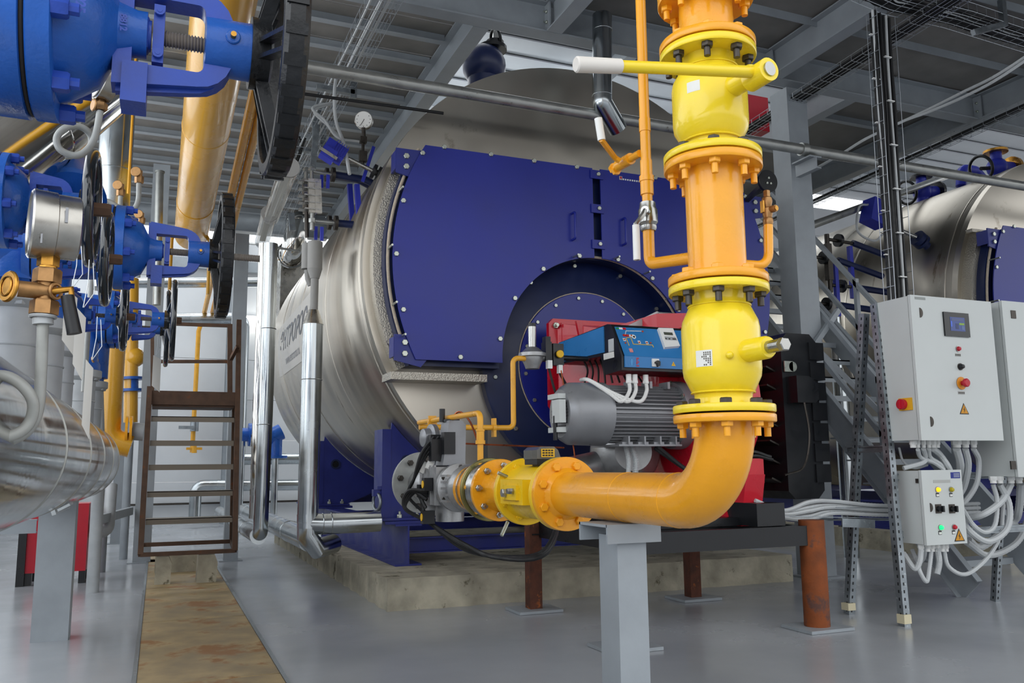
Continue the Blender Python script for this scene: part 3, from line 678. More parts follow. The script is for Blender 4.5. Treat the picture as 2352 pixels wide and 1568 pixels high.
s=part(v1,'stem_end',B().cyl((GX+.016,GY-.20,1.44),(GX+.019,GY-.26,1.44),.019,n=20).hexn((GX+.019,GY-.26,1.44),(.05,-1,0),.021,.018),'steel')
fs_=at(1605,832,Y=2.075); part(v1,'stem_stop',B().sph(V((GX-.055,GY-.115,1.425)),.012,10),'yel')
def sticker(par,px,py,wd,ht,z,mm='paper'):
    a0=math.radians(px); r=.1225; n=8; vs=[];fs=[]
    for j in range(n+1):
        a=a0+wd/r*(j/n-.5)
        for q in (0,1): vs.append((GX+r*math.sin(a),GY-r*math.cos(a),z+ht*q))
    for j in range(n): fs.append((2*j,2*j+2,2*j+3,2*j+1))
    s=part(par,'label_sticker',B().add(vs,fs),mm); return s
sk=sticker(v1,-62,0,.055,.05,1.395)
rn=random.Random(3); b=B()
for k in range(5):
    for j in range(7):
        if rn.random()<.3 or k==0 and j<4: continue
        a=math.radians(-62)+(-.005+.0065*k)/.1225; c_,s_=math.cos(a),math.sin(a); R_=Matrix.Rotation(a,3,'Z')
        b.box(V((GX+.1226*s_,GY-.1226*c_,1.40+.0062*j)),(.0036,.001,.0045),R_)
part(sk,'label_lines',b,'dsteel')
v2=ballvalve(2.075,2.45,'plump yellow ball valve with long white-gripped lever, upper of the two',2.29)
sticker(v2,-60,0,.045,.035,2.275)
hd=part(v2,'lever_hub',B().cyl((GX+.015,GY-.19,2.275),(GX+.018,GY-.275,2.275),.036,n=28),'yel')
part(v2,'stem_end',B().cyl((GX+.018,GY-.272,2.275),(GX+.019,GY-.28,2.275),.022,n=20),'steel')
l1=at(1322,148,Y=1.98); l0=V((GX,GY-.235,2.28)); lm=l0+(l1-l0)*.765
part(v2,'lever',B().cyl(l0,lm,.0185,.0175,n=20),'yel')
part(v2,'lever_grip',B().lathe(lm-(l1-lm)*.0,(l1-lm),[(0,.018),(.002,.021),((l1-lm).length-.004,.0225),((l1-lm).length,.019)],24),solid('grip_rubber','d8d3cc',.7))
# spool with branches
sp2=thing('pipe_spool','orange flanged pipe piece between the two yellow ball valves','pipe',(GX,GY,1.666))
part(sp2,'pipe_body',B().cyl((GX,GY,1.68),(GX,GY,2.05),PR,n=48),'gas')
flange(sp2,'bottom_flange',1.666,.026,'gas',8,1,'gas',.15,.0)
flange(sp2,'top_flange',2.043,.026,'gas',8,-1,'gas',.2,.032)
b0=V((GX+.0,GY,1.745))
pr_=at(1765,540,Y=2.2)
part(sp2,'right_branch',B().tube([(GX+.08,GY,1.742),(GX+.205,GY,1.745),(GX+.21,GY,1.85),(GX+.212,GY,1.885)],.0155,14,bend=.05),'gas')
ck=thing('test_cock','small brass test cock on the right branch of the orange spool','valve',(GX+.212,GY,1.886))
q=V((GX+.212,GY,1.886))
part(ck,'cock_body',B().lathe(q,(0,0,1),[(0,.015),(.008,.017),(.02,.017),(.024,.014),(.04,.017),(.055,.017),(.06,.013),(.08,.018),(.092,.016),(.096,.01)],16).cyl(q+V((0,0,.05)),q+V((.01,-.03,.05)),.012,n=12).hexn(q+V((0,0,.096)),(0,0,1),.012,.022),'bronze')
part(ck,'cock_lever',B().box(q+V((-.02,0,.06)),(.006,.015,.04)).cyl(q+V((.01,-.03,.05)),q+V((.011,-.034,.05)),.009,n=12),'brass')
# upper spool running out of the frame
sp3=thing('pipe_spool','orange flanged pipe piece at the very top of the riser','pipe',(GX,GY,2.456))
part(sp3,'pipe_body',B().cyl((GX,GY,2.46),(GX,GY,2.66),PR-.003,n=48),'gas')
flange(sp3,'bottom_flange',2.456,.026,'gas',8,1,'gas',.2,.0)
flange(sp3,'top_flange',2.625,.026,'gas',8,-1,'gas',.3,.03)
up=thing('gas_pipe','orange riser pipe rising through the deck above the top spool','pipe',(GX,GY,2.655)); flange(up,'bottom_flange',2.655,.026,'gas',8,1,'gas',.3); part(up,'pipe_body',B().cyl((GX,GY,2.66),(GX,GY,5.8),PR,n=40),'gas')
# thin riser with steel ball valve, left branch
RX,RY=1.60,2.58
tp=thing('thin_gas_pipe','slim orange pipe running beside the thick riser','pipe',(RX,RY,1.8))
br=at(1492,606,X=1.6); RY=br.y
part(tp,'pipe_body',B().tube([(GX-.01,GY+.05,1.772),(RX,RY,br.z),(RX,RY,br.z+.15)],.0205,16,bend=.03),'gas')
zv0=at(1485,530,Y=RY).z; zv1=at(1483,465,Y=RY).z
part(tp,'upper_pipe',B().tube([(RX,RY,zv1),(RX,RY,2.1),(RX+.0,RY,5.8)],.019,16).cyl((RX,RY,zv1+.03),(RX,RY,zv1+.09),.024,n=16).cyl((RX,RY,zv1+.08),(RX,RY,zv1+.1),.027,n=16).cyl((RX,RY,zv1+.1),(RX,RY,zv1+.16),.022,n=16).cyl((RX,RY,zv1+.27),(RX,RY,zv1+.32),.0215,n=16),'gas')
cv=thing('steel_ball_valve','bright steel ball valve with white lever on the slim pipe','valve',(RX,RY,zv0))
part(cv,'valve_body',B().lathe((RX,RY,zv0),(0,0,1),[(0,.026),(.008,.03),(.018,.03),(.02,.027),(.03,.035),(zv1-zv0-.03,.035),(zv1-zv0-.02,.03),(zv1-zv0,.028)],20),'steel')
hx=V((RX-.04,RY-.045,(zv0+zv1)/2+.01)); part(cv,'stem',B().cyl(hx+V((.03,.03,0)),hx,.014,n=12),'steel')
e1=hx+V((-.045,-.01,-.19)); part(cv,'lever',B().tube([hx,hx+V((-.01,-.005,-.02)),hx+V((-.045,-.012,-.06)),e1],[.007,.009,.01,.009],8),'steel')
part(cv,'lever_grip',B().tube([hx+V((-.046,-.012,-.065)),e1],.013,10),'whitep')
# small side valve with lever up-left
sv=thing('side_valve','small orange valve with raised white lever left of the riser','valve',(RX-.1,RY,2.0))
c0=at(1470,352,Y=RY+.02); c1=at(1412,385,Y=RY+.22)
part(sv,'valve_body',B().tube([c0,c1],.014,12).cyl(c0+(c1-c0)*.35,c0+(c1-c0)*.85,.022,n=14).hexn(c1,(c1-c0),.02,.02).hexn(c1-(c1-c0)*.1+V((0,0,-.015)),(c1-c0),.018,.02),'gas')
h0=at(1412,362,Y=RY+.12); h1=at(1382,322,Y=RY+.05); h2=at(1374,272,Y=RY+.05)
part(sv,'lever',B().tube([h0+V((.02,0,-.01)),h0,h1,h2],.011,8),'gas'); part(sv,'lever_grip',B().tube([h1+(h2-h1)*.0,h2],.015,10),'whitep')
# ================================================================ GAS TRAIN (towards the boiler)
def yfl(par,name,y,t,m,R=FR,ph=.35,nb=8,br_=.125,bd=-1,bm=None,hole=.08,stud=0,br2=.019):
    f=part(par,name,B().lathe((GX,y,ZC),(0,1,0),[(0,hole),(0,R-.003),(.003,R),(t-.003,R),(t,R-.003),(t,hole)],56),m)
    if nb: many(f,'bolt',B().hexn((0,0,0),(0,bd,0),br2,.015).cyl((0,bd*.015,0),(0,bd*(.015+stud),0),br2*.55,n=10) if stud else B().hexn((0,0,0),(0,bd,0),br2,.015),bm or m,circ((GX,y if bd<0 else y+t,ZC),(0,1,0),br_,nb,ph))
    return f
bv=thing('gas_filter_valve','bright yellow cast gas valve body with side boss and junction box','valve',(GX,3.6,.83))
yfl(bv,'front_flange',3.352,.03,'yel2',nb=0)
part(bv,'valve_body',B().lathe((GX,3.38,ZC),(0,1,0),[(0,.13),(.05,.122),(.33,.122),(.4,.13)],44).bb((GX-.15,3.46,ZC-.05),(GX-.05,3.72,ZC+.06)).bb((GX-.165,3.50,ZC-.03),(GX-.14,3.68,ZC+.035)),'yel2')
bf=yfl(bv,'rear_flange',3.76,.03,'yel2',bd=-1,stud=.012,br2=.017)
part(bv,'pressure_port',B().hexn((GX-.165,3.62,ZC+.0),(-1,0,0),.02,.02).hexn((GX-.165,3.53,ZC+.01),(-1,0,0),.014,.03),'steel')
part(bv,'test_nipple',B().cyl((GX-.10,3.75,ZC+.07),(GX-.15,3.75,ZC+.09),.008,n=10).cyl((GX-.09,3.78,ZC-.14),(GX-.13,3.76,ZC-.20),.009,n=10),'bolt')
jb=part(bv,'junction_box',B().bb((GX-.06,3.50,ZC+.125),(GX+.05,3.64,ZC+.15)).bb((GX-.03,3.52,ZC+.1),(GX+.03,3.62,ZC+.13)),'black')
part(jb,'clear_cover',B().prism([(-.065,0),(.055,0),(.04,.04),(.02,.055),(-.045,.055),(-.065,.04)],(GX,3.49,ZC+.15),X_,Z_,(0,.15,0)),'smoke')
part(jb,'yellow_label',B().bb((GX-.045,3.484,ZC+.158),(GX+.02,3.488,ZC+.195)),'gold')
lb=B()
for k in range(3):
    for j in range(4): lb.bb((GX-.040+j*.014,3.482,ZC+.163+k*.011),(GX-.030+j*.014,3.4835,ZC+.169+k*.011))
part(jb,'label_lines',lb,'cable')
rd=thing('flange_reducer','orange cast pipe piece with embossed flange in the gas train','pipe',(GX,4.0,.83))
yfl(rd,'front_flange',3.797,.02,'gas',R=.15,nb=0)
part(rd,'pipe_body',B().lathe((GX,3.81,ZC),(0,1,0),[(0,.11),(.05,.085),(.22,.085),(.28,.11)],40),'gas')
yfl(rd,'rear_flange',4.09,.028,'gas',nb=8,bm='steel',stud=.03,br2=.017,ph=.1)
text(rd,'cast_letters','P-16',.032,(GX-.12,4.087,ZC+.02),(0,0,1),(-1,0,0),'gas',bold=.001)
cp_=thing('compensator','ribbed steel ring between olive and orange flanges','pipe joint',(GX,4.2,.85))
part(cp_,'bellows',B().lathe((GX,4.125,ZC),(0,1,0),[(0,.14),(.02,.152),(.04,.14),(.06,.152),(.08,.14),(.1,.148)],44),'steel')
of=thing('olive_flange','olive zinc-coated round flange with orange bolts','flange',(GX,4.27,.82))
f_=yfl(of,'flange_disc',4.235,.024,'olive',R=.165,nb=0); many(of,'bolt',B().hexn((0,0,0),(0,-1,0),.024,.016),'gas',circ((GX,4.235,ZC),(0,1,0),.128,6,.1))
o5=thing('orange_adapter','orange conical adapter flange joining the grey valve block','flange',(GX,4.4,.85))
yfl(o5,'flange_disc',4.262,.03,'gas',R=.158,nb=0); part(o5,'neck',B().lathe((GX,4.292,ZC),(0,1,0),[(0,.13),(.14,.1),(.16,.125),(.2,.125)],40),'gas')
part(o5,'pipe_clip',B().torus((GX,4.42,ZC),(0,1,0),.128,.006,40,6),'steel')
mb=thing('multiblock_valve','grey cast double gas valve with black coil plugs and tall actuator','valve',(GX,5.0,.82))
part(mb,'valve_body',B().lathe((GX,4.50,ZC),(0,1,0),[(0,.12),(.03,.135),(.06,.135),(.07,.1),(.2,.1),(.22,.14),(.26,.14),(.28,.11),(.62,.11),(.66,.14),(.72,.14),(.73,.1),(.95,.1)],36).bb((GX-.13,4.78,ZC-.1),(GX+.12,5.12,ZC+.12)).cyl((GX,4.92,ZC),(GX,4.92,ZC-.2),.085,n=24).cyl((GX-.02,5.08,ZC),(GX-.02,5.08,ZC-.17),.075,n=24),'alloy')
rb=B()
for k in range(5): rb.box((GX-.12,4.62,ZC-.07+k*.035),(.03,.12,.012))
for k in range(4): rb.bb((GX-.135,4.80+k*.08,ZC-.1),(GX-.125,4.82+k*.08,ZC+.13))
part(mb,'casting_ribs',rb,'alloy')
many(mb,'bolt',B().hexn((0,0,0),(0,-1,0),.014,.012),'dsteel',circ((GX,4.72,ZC),(0,1,0),.12,6,.5))
act=part(mb,'actuator',B().prism([(-.07,0),(.07,0),(.075,.24),(.05,.265),(-.03,.265),(-.045,.16)],(GX,4.84,ZC+.13),X_,Z_,(0,.15,0)),'motor')
part(act,'actuator_cap',B().cyl((GX+.01,4.92,ZC+.39),(GX+.01,4.92,ZC+.405),.05,n=20).cyl((GX-.04,4.95,ZC+.39),(GX-.04,4.95,ZC+.47),.018,n=12),'black')
part(mb,'pressure_switch',B().lathe((GX-.05,5.1,ZC+.30),(-1,-.1,0),[(-.02,.05),(-.01,.085),(.02,.085),(.03,.06),(.07,.055),(.08,.03)],28).bb((GX-.06,5.03,ZC+.1),(GX+.02,5.16,ZC+.28)),'motor')
for k,(dx,y,z) in enumerate(((-.15,4.86,.02),(-.15,4.96,-.02),(-.15,4.88,-.17),(-.09,4.92,.22),(-.07,5.0,.25),(-.03,4.86,.26))):
    c=part(mb,'coil_plug',B().box((GX+dx,y,ZC+z),(.07,.06,.075 if k<3 else .13)),'black')
    if k in (0,2): part(c,'yellow_seal',B().disc((GX+dx-.036,y,ZC+z),(-1,0,0),.022,.003,16,.0005),'gold')
part(mb,'white_tags',B().box((GX-.12,4.95,ZC+.13),(.03,.04,.05),Matrix.Rotation(.5,3,'Y')).box((GX-.15,5.0,ZC+.11),(.03,.03,.05),Matrix.Rotation(.4,3,'Y')),'paper')
part(mb,'rear_flange',B().disc((GX,5.5,ZC+.02),(0,1,0),.2,.03,48),'gpaint')
part(mb,'valve_neck',B().cyl((GX,5.42,ZC+.01),(GX,5.52,ZC+.01),.1,n=28).cyl((GX,5.53,ZC+.01),(GX,5.7,ZC+.01),.12,n=28),'alloy')
many(mb,'flange_bolt',B().hexn((0,0,0),(0,-1,0),.02,.03),'dsteel',circ((GX,5.5,ZC+.02),(0,1,0),.155,8,.2))
part(mb,'copper_line',B().tube(corr([(GX,4.95,ZC+.38),(GX+.05,4.9,ZC+.45),(GX+.09,4.8,ZC+.38),(GX+.08,4.6,ZC+.2),(GX+.08,4.55,ZC+.13)],.004,30),.006,6).tube([(GX+.05,4.9,ZC+.26),(GX+.9,5.2,ZC+.24)],.006,6),'copper')
part(mb,'outlet_pipe',B().tube([(GX+.05,5.65,ZC),(2.6,5.75,ZC+.04),(3.2,5.8,ZC+.15)],.10,24,bend=.2),'alloy')
for k in range(4):
    part(mb,'black_lead',B().tube(corr([(GX-.15,4.88+.02*k,ZC-.02-.05*k),(GX-.24+.02*k,4.98,ZC-.02),(GX-.25,5.02,ZC-.12),(GX-.14,4.9,ZC-.2),(GX+.02,4.7,ZC-.32-.01*k),(GX+.1+.03*k,4.4,ZC-.37),(GX+.3,4.2,ZC-.34+.01*k),(GX+.6,4.6,ZC-.1)],.011,50),.0115,6),'cable')
for k in range(3):
    part(mb,'black_lead',B().tube(corr([(GX-.1+.03*k,4.92,ZC+.3),(GX-.17+.02*k,4.95,ZC+.2),(GX-.2,5.0,ZC+.05),(GX-.22,5.05,ZC-.05),(GX-.15,4.95,ZC-.15)],.011,40),.010,6),'cable')
# rusty support under the left of the train + grey near support
su=thing('pipe_support','grey square support post carrying the thick orange pipe','post',(GX,2.85,0))
part(su,'post_shaft',B().bb((GX-.062,2.79,0),(GX+.060,2.93,.845)),'grey')
part(su,'saddle_channel',B().bb((GX-.115,2.77,.878),(GX+.11,2.99,.888)).bb((GX-.115,2.765,.82),(GX+.11,2.775,.888)).bb((GX-.115,2.98,.82),(GX+.11,2.99,.888)),'grey')
# ---------------- thin pilot gas lines
pl=thing('pilot_gas_line','thin yellow pilot pipe bending up to the burner regulator','pipe',(GX,5.0,1.2))
p0=at(1103,1045,X=GX); p1=at(1103,948,X=GX); p2=at(963,977,X=GX); p3=at(1165,978,Y=p2.y); p4=at(1178,822,Y=p2.y); p5=at(1215,820,Y=p2.y)
part(pl,'line_pipe',B().tube([V((p1.x,p1.y,ZC+.12)),p1,p2+V((0,0,.02))],.017,12,bend=.04),'thin')
part(pl,'line_pipe',B().tube([p2+V((0,0,-.01)),V((p4.x-.0,p2.y,p2.z-.01)),V((p4.x,p2.y,p4.z)),V((p5.x,p2.y,p4.z))],.019,12,bend=.04),'thin')
part(pl,'pipe_socket',B().cyl(V((p1.x,p1.y,p1.z-.09)),V((p1.x,p1.y,p1.z-.16)),.022,n=14).cyl(V((p1.x,p1.y,p1.z-.15)),V((p1.x,p1.y,p1.z-.17)),.027,n=14).cyl(V((p1.x,p1.y,p1.z-.09)),V((p1.x,p1.y,p1.z-.1)),.025,n=14),'thin')
cb=B()
for q in (V((p4.x-.15,p2.y,p2.z-.01)),): cb.box(q,(.02,.05,.13)).cyl(q-V((.012,0,0)),q+V((.012,0,0)),.032,n=14)
q=p1+(p2-p1)*.75; cb.box(q,(.05,.02,.09)).cyl(q-V((0,.012,0)),q+V((0,.012,0)),.03,n=14)
part(pl,'pipe_clamp',cb,'thin')
part(pl,'clamp_strut',B().box((p4.x-.22,p2.y+.02,1.1),(.05,.03,.55)),'black')
rg=thing('gas_regulator','small round silver gas regulator with tall stem and black solenoids','valve',(2.5,5.6,1.75))
rq=V((2.48,5.6,1.89))
part(rg,'regulator_body',B().lathe(rq-V((0,0,.09)),(0,0,1),[(0,.05),(.03,.06),(.06,.075),(.085,.08),(.09,.1),(.115,.1),(.12,.08),(.15,.05),(.16,.032)],28).cyl(rq-V((.1,0,0)),rq+V((.1,0,0)),.028,n=14),'alloy')
part(rg,'spring_housing',B().cyl(rq+V((0,0,.07)),rq+V((0,0,.22)),.03,n=20),'steel'); part(rg,'cap',B().cyl(rq+V((0,0,.22)),rq+V((0,0,.245)),.03,n=20),'black')
part(rg,'solenoid_valve',B().bb(rq+V((.09,-.04,-.03)),rq+V((.14,.04,.11))).bb(rq+V((.15,-.04,-.06)),rq+V((.235,.04,.10))).cyl(rq+V((.06,0,0)),rq+V((.45,0,0)),.02,n=12).bb(rq+V((.095,-.03,.11)),rq+V((.135,.03,.15))),'black')
part(rg,'yellow_cap',B().disc(rq+V((.195,-.05,.02)),(0,-1,0),.028,.02,20),'gold'); part(rg,'white_plug',B().box(rq+V((.11,-.05,-.06)),(.035,.04,.06)).box(rq+V((.2,-.04,-.09)),(.03,.04,.06)),'whitep')
part(rg,'black_lead',B().tube(corr([rq+V((.11,-.04,-.08)),rq+V((.17,-.06,-.3)),rq+V((.3,-.06,-.42)),rq+V((.36,-.1,-.5))],.01,20),.01,6).tube(corr([rq+V((.2,-.04,-.12)),rq+V((.3,-.06,-.3)),rq+V((.4,-.06,-.42))],.01,20),.01,6),'cable')
part(rg,'copper_line',B().tube(corr([rq+V((.2,-.06,-.1)),rq+V((.25,-.08,-.45)),rq+V((.2,-.3,-.9))],.004,20),.005,6),'copper')
# ================================================================ LONG GALVANISED PIPE ACROSS
lp=thing('long_pipe','long dull galvanised pipe crossing the whole view in front of the boiler','pipe',(4,6.4,4.15))
part(lp,'pipe_body',B().cyl((-1.2,6.4,4.215),(12,6.4,4.215),.052,n=28),'pipeg')
part(lp,'socket_joint',B().cyl((2.0,6.4,4.215),(2.04,6.4,4.215),.0535,n=28),'pipeg')
part(lp,'socket_joint',B().cyl((5.80,6.4,4.215),(5.87,6.4,4.215),.066,n=28),'pipeg')
solo('thin_conduit',B().cyl((.9,6.6,4.08),(2.12,6.6,4.10),.013),'cable','thin dark conduit just below the long galvanised pipe','pipe')
# insulated pipe with elbow hanging down over the boiler top
t=thing('insulated_pipe','dark glossy insulated downpipe with mitred elbow above the blue doors','pipe',(3.45,6.2,4.0))
a=at(1383,35,Y=6.3); b_=at(1383,235,Y=6.3)
part(t,'cladding',B().tube([a,b_,b_+V((.22,.12,-.17))],.088,24,bend=.03).torus(V((a.x,6.3,a.z-.15)),(0,0,1),.088,.004).torus(V((b_.x,6.3,b_.z+.06)),(0,0,1),.088,.004),'galv')
t=thing('insulated_pipe','bright vertical clad pipe seen through the gap left of the boiler top','pipe',(3.76,9.5,4.5))
part(t,'cladding',B().cyl(at(1139,200,Y=9.5)-V((0,0,.6)),at(1139,40,Y=9.5)+V((0,0,2)),.062,n=24),'mirror')
# dark relief valve dome behind the boiler shoulder
q=at(1100,150,Y=8.2)+V((.06,0,0))
t=thing('safety_valve','dark blue bulky valve on top of the near boiler','valve',(q.x,8.2,q.z-.4))
part(t,'valve_body',B().sph(q,.24,24).cyl(q-V((.0,0,.75)),q,.18),'navy'); part(t,'valve_flange',B().cyl(q+V((.1,0,.2)),q+V((.1,0,.24)),.16).cyl(q+V((.13,0,.27)),q+V((.13,0,.31)),.1),'black'); part(t,'hand_wheel',B().torus(q+V((.14,0,.33)),(1,0,.3),.12,.018),'blackm')
# round black end cap and red cabinet by the column
q=at(1765,415,Y=6.0); t=thing('round_cover','round black cover plate with three bolts beside the column','cover',q)
part(t,'disc',B().disc(q,(0,1,0),.105,.03,40),'black'); many(t,'bolt',hexbolt((0,-1,0),.012,.012),'bolt',[q+V((0,0,.025)),q+V((.02,0,-.025)),q+V((-.02,0,-.025))])
part(t,'hanger',B().bar(q+V((0,.03,0)),q+V((.25,.75,0)),.04,.04),'dsteel')
q=at(1745,258,Y=7.6); solo('red_box',B().bb((q.x-.5,7.6,q.z-.22),(q.x+.13,8.0,q.z+.2)),'redd','red box high up between the thick riser and the column','box')
# ================================================================ HEADER WITH VALVES (left)
HX=-.60; HZ=1.18; HR=.30
hd=thing('insulated_header','fat mirror-clad horizontal header pipe with domed far end at left','pipe',(HX,5,.88))
part(hd,'cladding',B().lathe((HX,.6,HZ),(0,1,0),[(0,HR),(7.3,HR),(7.5,HR*.985),(7.68,HR*.93),(7.83,HR*.8),(7.93,HR*.6),(7.99,HR*.3),(8.0,.0001)],80),'mirror',ang=50)
for y in (3.4,4.6,5.75,6.9,7.9): part(hd,'clad_seam',B().lathe((HX,y,HZ),(0,1,0),[(0,HR),(.002,HR+.003),(.012,HR+.003),(.014,HR)],72),'pipeg')
part(hd,'seam_cover',B().box((HX+.12,5.35,HZ-.285),(.02,.8,.03),Matrix.Rotation(-.35,3,'Y')).box((HX+.17,5.0,HZ-.26),(.06,.2,.012),Matrix.Rotation(-.5,3,'Y')),'galv')
hp=thing('header_post','broad grey square post under the mirror-clad header','post',(HX,6.6,0),'grey square posts')
part(hp,'shaft',B().bb((HX-.115,6.5,0),(HX+.105,6.68,.9)),'grey')
solo('grey_channel',B().chan((-2.7,6.55,.74),(HX-.13,6.55,.74),.09,.05,1),'grey','grey channel running left from the header post','beam')
solo('grey_channel',B().chan((HX+.1,9.5,.62),(-.25,11.4,.62),.09,.06,1),'grey','grey channel between the header end and the left ladder post','beam')
rb_=thing('red_cabinet','red low cabinet on black legs below the header end','cabinet',(-.75,9.8,0))
part(rb_,'cabinet_body',B().bb((-1.15,9.67,.12),(-.62,10.1,.78)),'redd')
for x in (-1.15,-.68):
    for y in (9.68,10.05): part(rb_,'leg',B().bb((x,y,0),(x+.06,y+.06,.13)),'black')
part(rb_,'side_frame',B().bb((-1.22,9.64,.0),(-1.15,9.7,.8)),'black')
part(rb_,'duct_elbow',B().tube([(-.62,9.9,.5),(-.45,10.0,.45),(-.45,10.2,.95)],.06,14,bend=.1),'nozz')
NZ=1.87
def nozzle(i,y,r=.125,R=.165,lab=''):
    t=thing('nozzle',lab,'pipe',(HX,y,HZ+.25),'grey header nozzles')
    part(t,'pipe_body',B().cyl((HX,y,HZ+.2),(HX,y,NZ-.03),r,n=36).torus((HX,y,HZ+.45),(0,0,1),r,.006,40,6),'nozz')
    f=part(t,'flange',B().lathe((HX,y,NZ-.055),(0,0,1),[(-.03,r),(0,R),(.05,R),(.053,R-.003),(.053,.05)],44),'nozz')
    many(f,'nut',B().hexn((0,0,0),(0,0,-1),.022,.022),'nozz',circ((HX,y,NZ-.055),(0,0,1),R*.8,8,.3))
names=['under the big blue valve nearest the camera','under the blue valve left of the brass gauge','with rust below the gauge pipe','with welded ring right of the siphon pipe','below the hanging plastic tags','seventh along the header behind the tags','near the far domed end']
for i,y in enumerate((2.4,3.4,4.12,4.9,5.8,7.3,8.2)):
    if i==1: continue
    nozzle(i,y,.125 if y in (2.4,4.9,7.3,8.2) else .10,.165 if y in (2.4,4.9,7.3,8.2) else .14,'grey flanged nozzle '+names[i])
def ringpoly(x0,x1,h,c,n=5,taper=0):
    P=[(x0,-h-taper),(x1-c,-h)]+[(x1-c+c*math.sin(PI/2*k/n),-h+c-c*math.cos(PI/2*k/n)) for k in range(1,n+1)]
    P+=[(a,-b) for a,b in P[::-1]]
    return P
def gate_valve(lab,Y,Z,Xf,Xw,rf=.21,rw=.32,style='rib',stem=.0,k=1.0,plain=False,body=True,ys=1.0):
    """stem axis along +X"""
    t=thing('gate_valve',lab,'valve',(HX,Y,NZ),'blue gate valves'); s=(Xw-Xf)/.59
    mb,md='blue','blued'
    C=lambda dx,dz=0,dy=0:V((Xf+dx*s,Y+dy*k,Z+dz*k))
    if body=='side':
        part(t,'valve_body',B().lathe((Xf,Y,Z),(-1,0,0),[(.11*s,rf*.80),(.2*s,rf*.82),(.5,rf*.85),(.62,rf*.7),(.7,.01)],40).cyl((-1.1,Y,0),(-1.1,Y,Z),rf*.62,n=28),mb)
    elif body:
        bo_=part(t,'valve_body',B().lathe((Xf,Y,Z),(-1,0,0),[(.11*s,rf*.80),(.2*s,rf*.82),(abs(Xf-HX)+.05,rf*.85),(abs(Xf-HX)+rf*.6,rf*.6),(abs(Xf-HX)+rf*.8,.01)],40)
          .cyl((HX,Y,NZ+.03),(HX,Y,Z),rf*(.62 if k>.8 else .8),n=32).lathe((HX,Y,NZ+.001),(0,0,1),[(0,.15 if k>.8 else .13),(.045,.15 if k>.8 else .13),(.075,rf*.62)],40),mb)
        many(bo_,'stud',B().hexn((0,0,0),(0,0,1),.02,.02).cyl((0,0,.02),(0,0,.05),.011,n=8),'bronze',circ((HX,Y,NZ+.046),(0,0,1),(.15 if k>.8 else .13)*.85,6,.3))
    part(t,'body_flange',B().lathe((Xf,Y,Z),(1,0,0),[(-.1*s,rf*.8),(-.1*s,rf),(-.032*s,rf+.001),(-.03*s,rf-.004),(-.03*s,.1)],56),mb)
    part(t,'gasket',B().disc((Xf-.031*s,Y,Z),(1,0,0),rf-.008,.012,40),'gask')
    bn=part(t,'bonnet',B().lathe((Xf,Y,Z),(1,0,0),[(-.018*s,.1),(-.018*s,rf-.004),(-.014*s,rf+.001),(.035*s,rf),(.037*s,rf-.004),(.037*s,rf*.80),(.06*s,rf*.77),(.13*s,rf*.60),(.155*s,rf*.4),(.17*s,.068*k),(.215*s,.056*k),(.24*s,.056*k)],56),mb)
    many(bn,'bolt',B().hexn((0,0,0),(1,0,0),.024*k,.035*k).cyl((.03*k,0,0),(.055*k,0,0),.014*k,n=8),'blued',circ((Xf+.036*s,Y,Z),(1,0,0),rf*.9,8,.32))
    # yoke: two-armed frame in the vertical plane
    ou=ringpoly(.16,.46,.125,.09,taper=.02); inn=ringpoly(.205,.385,.088,.02)
    yk=part(t,'yoke',B().frame([(a*s,b*k*ys) for a,b in ou],[(a*s,b*k*ys) for a,b in inn],(Xf,Y-.032*k,Z),X_,Z_,(0,.064*k,0))
        .frame([(a*s,b*k*ys) for a,b in ringpoly(.17,.45,.137,.1,taper=.02)],[(a*s,b*k*ys) for a,b in ringpoly(.2,.43,.116,.075)],(Xf,Y-.012*k,Z),X_,Z_,(0,.024*k,0)),md)
    part(t,'gland',B().cyl(C(.2),C(.25),.038*k,n=20).hexn(C(.225),(1,0,0),.045*k,.02*s).box(C(.268),(.028*s,.05*k,.15*k)),md)
    many(t,'gland_nut',B().cyl((0,0,0),(0,-.012*k,0),.012*k,n=12).cyl((0,-.012*k,0),(0,-.013*k,0),.006*k,n=8),md,[C(.268,.055,-.025),C(.268,-.055,-.025)])
    th=B(); L=.13 if style!='plain' else .12; n=16; pr=[]
    for i in range(n): pr+= [(i*L*s/n,.016*k),((i+.5)*L*s/n,.021*k)]
    th.lathe(C(.275),(1,0,0),pr,16)
    if stem: 
        pr=[]
        for i in range(18): pr+=[(i*stem/18,.017*k),((i+.5)*stem/18,.021*k)]
        th.lathe((Xw+.03,Y,Z),(1,0,0),pr,16)
    part(t,'stem',th,solid('stem_steel','77706a',.4))
    hb=part(t,'yoke_hub',B().lathe(C(.385),(1,0,0),[(0,.06*k),(.002*s,.07*k),(.125*s,.072*k),(.128*s,.068*k),(.128*s,.05*k),(.145*s,.05*k)],36),mb)
    part(hb,'nipple_boss',B().disc(C(.455,0,-.066),(0,-1,0),.018*k,.01*k,16),mb); part(hb,'grease_nipple',B().cyl(C(.455,0,-.07),C(.455,0,-.09),.007*k,n=10),'brass')
    if not plain: part(yk,'yoke_stop',B().box(C(.215,-.14,-.0),(.062*s,.09*k,.10*k)),md)
    # handwheel
    wm='blackm' if style=='rib' else 'blackg'
    W=thing_sub=part(t,'hand_wheel',B().torus((Xw,Y,Z),(1,0,0),rw,.026*max(k,.8),56,12) if style!='rib' else
        B().lathe((Xw-.03,Y,Z),(1,0,0),[(0,rw-.03),(0,rw),(.012,rw+.012),(.05,rw+.012),(.065,rw),(.06,rw-.02),(.02,rw-.035),(0,rw-.03)],72),wm)
    wb=B().lathe((Xw-.085*s,Y,Z),(1,0,0),[(0,.05*k),(0,.09*k),(.05*s,.088*k),(.06*s,.06*k)],32)
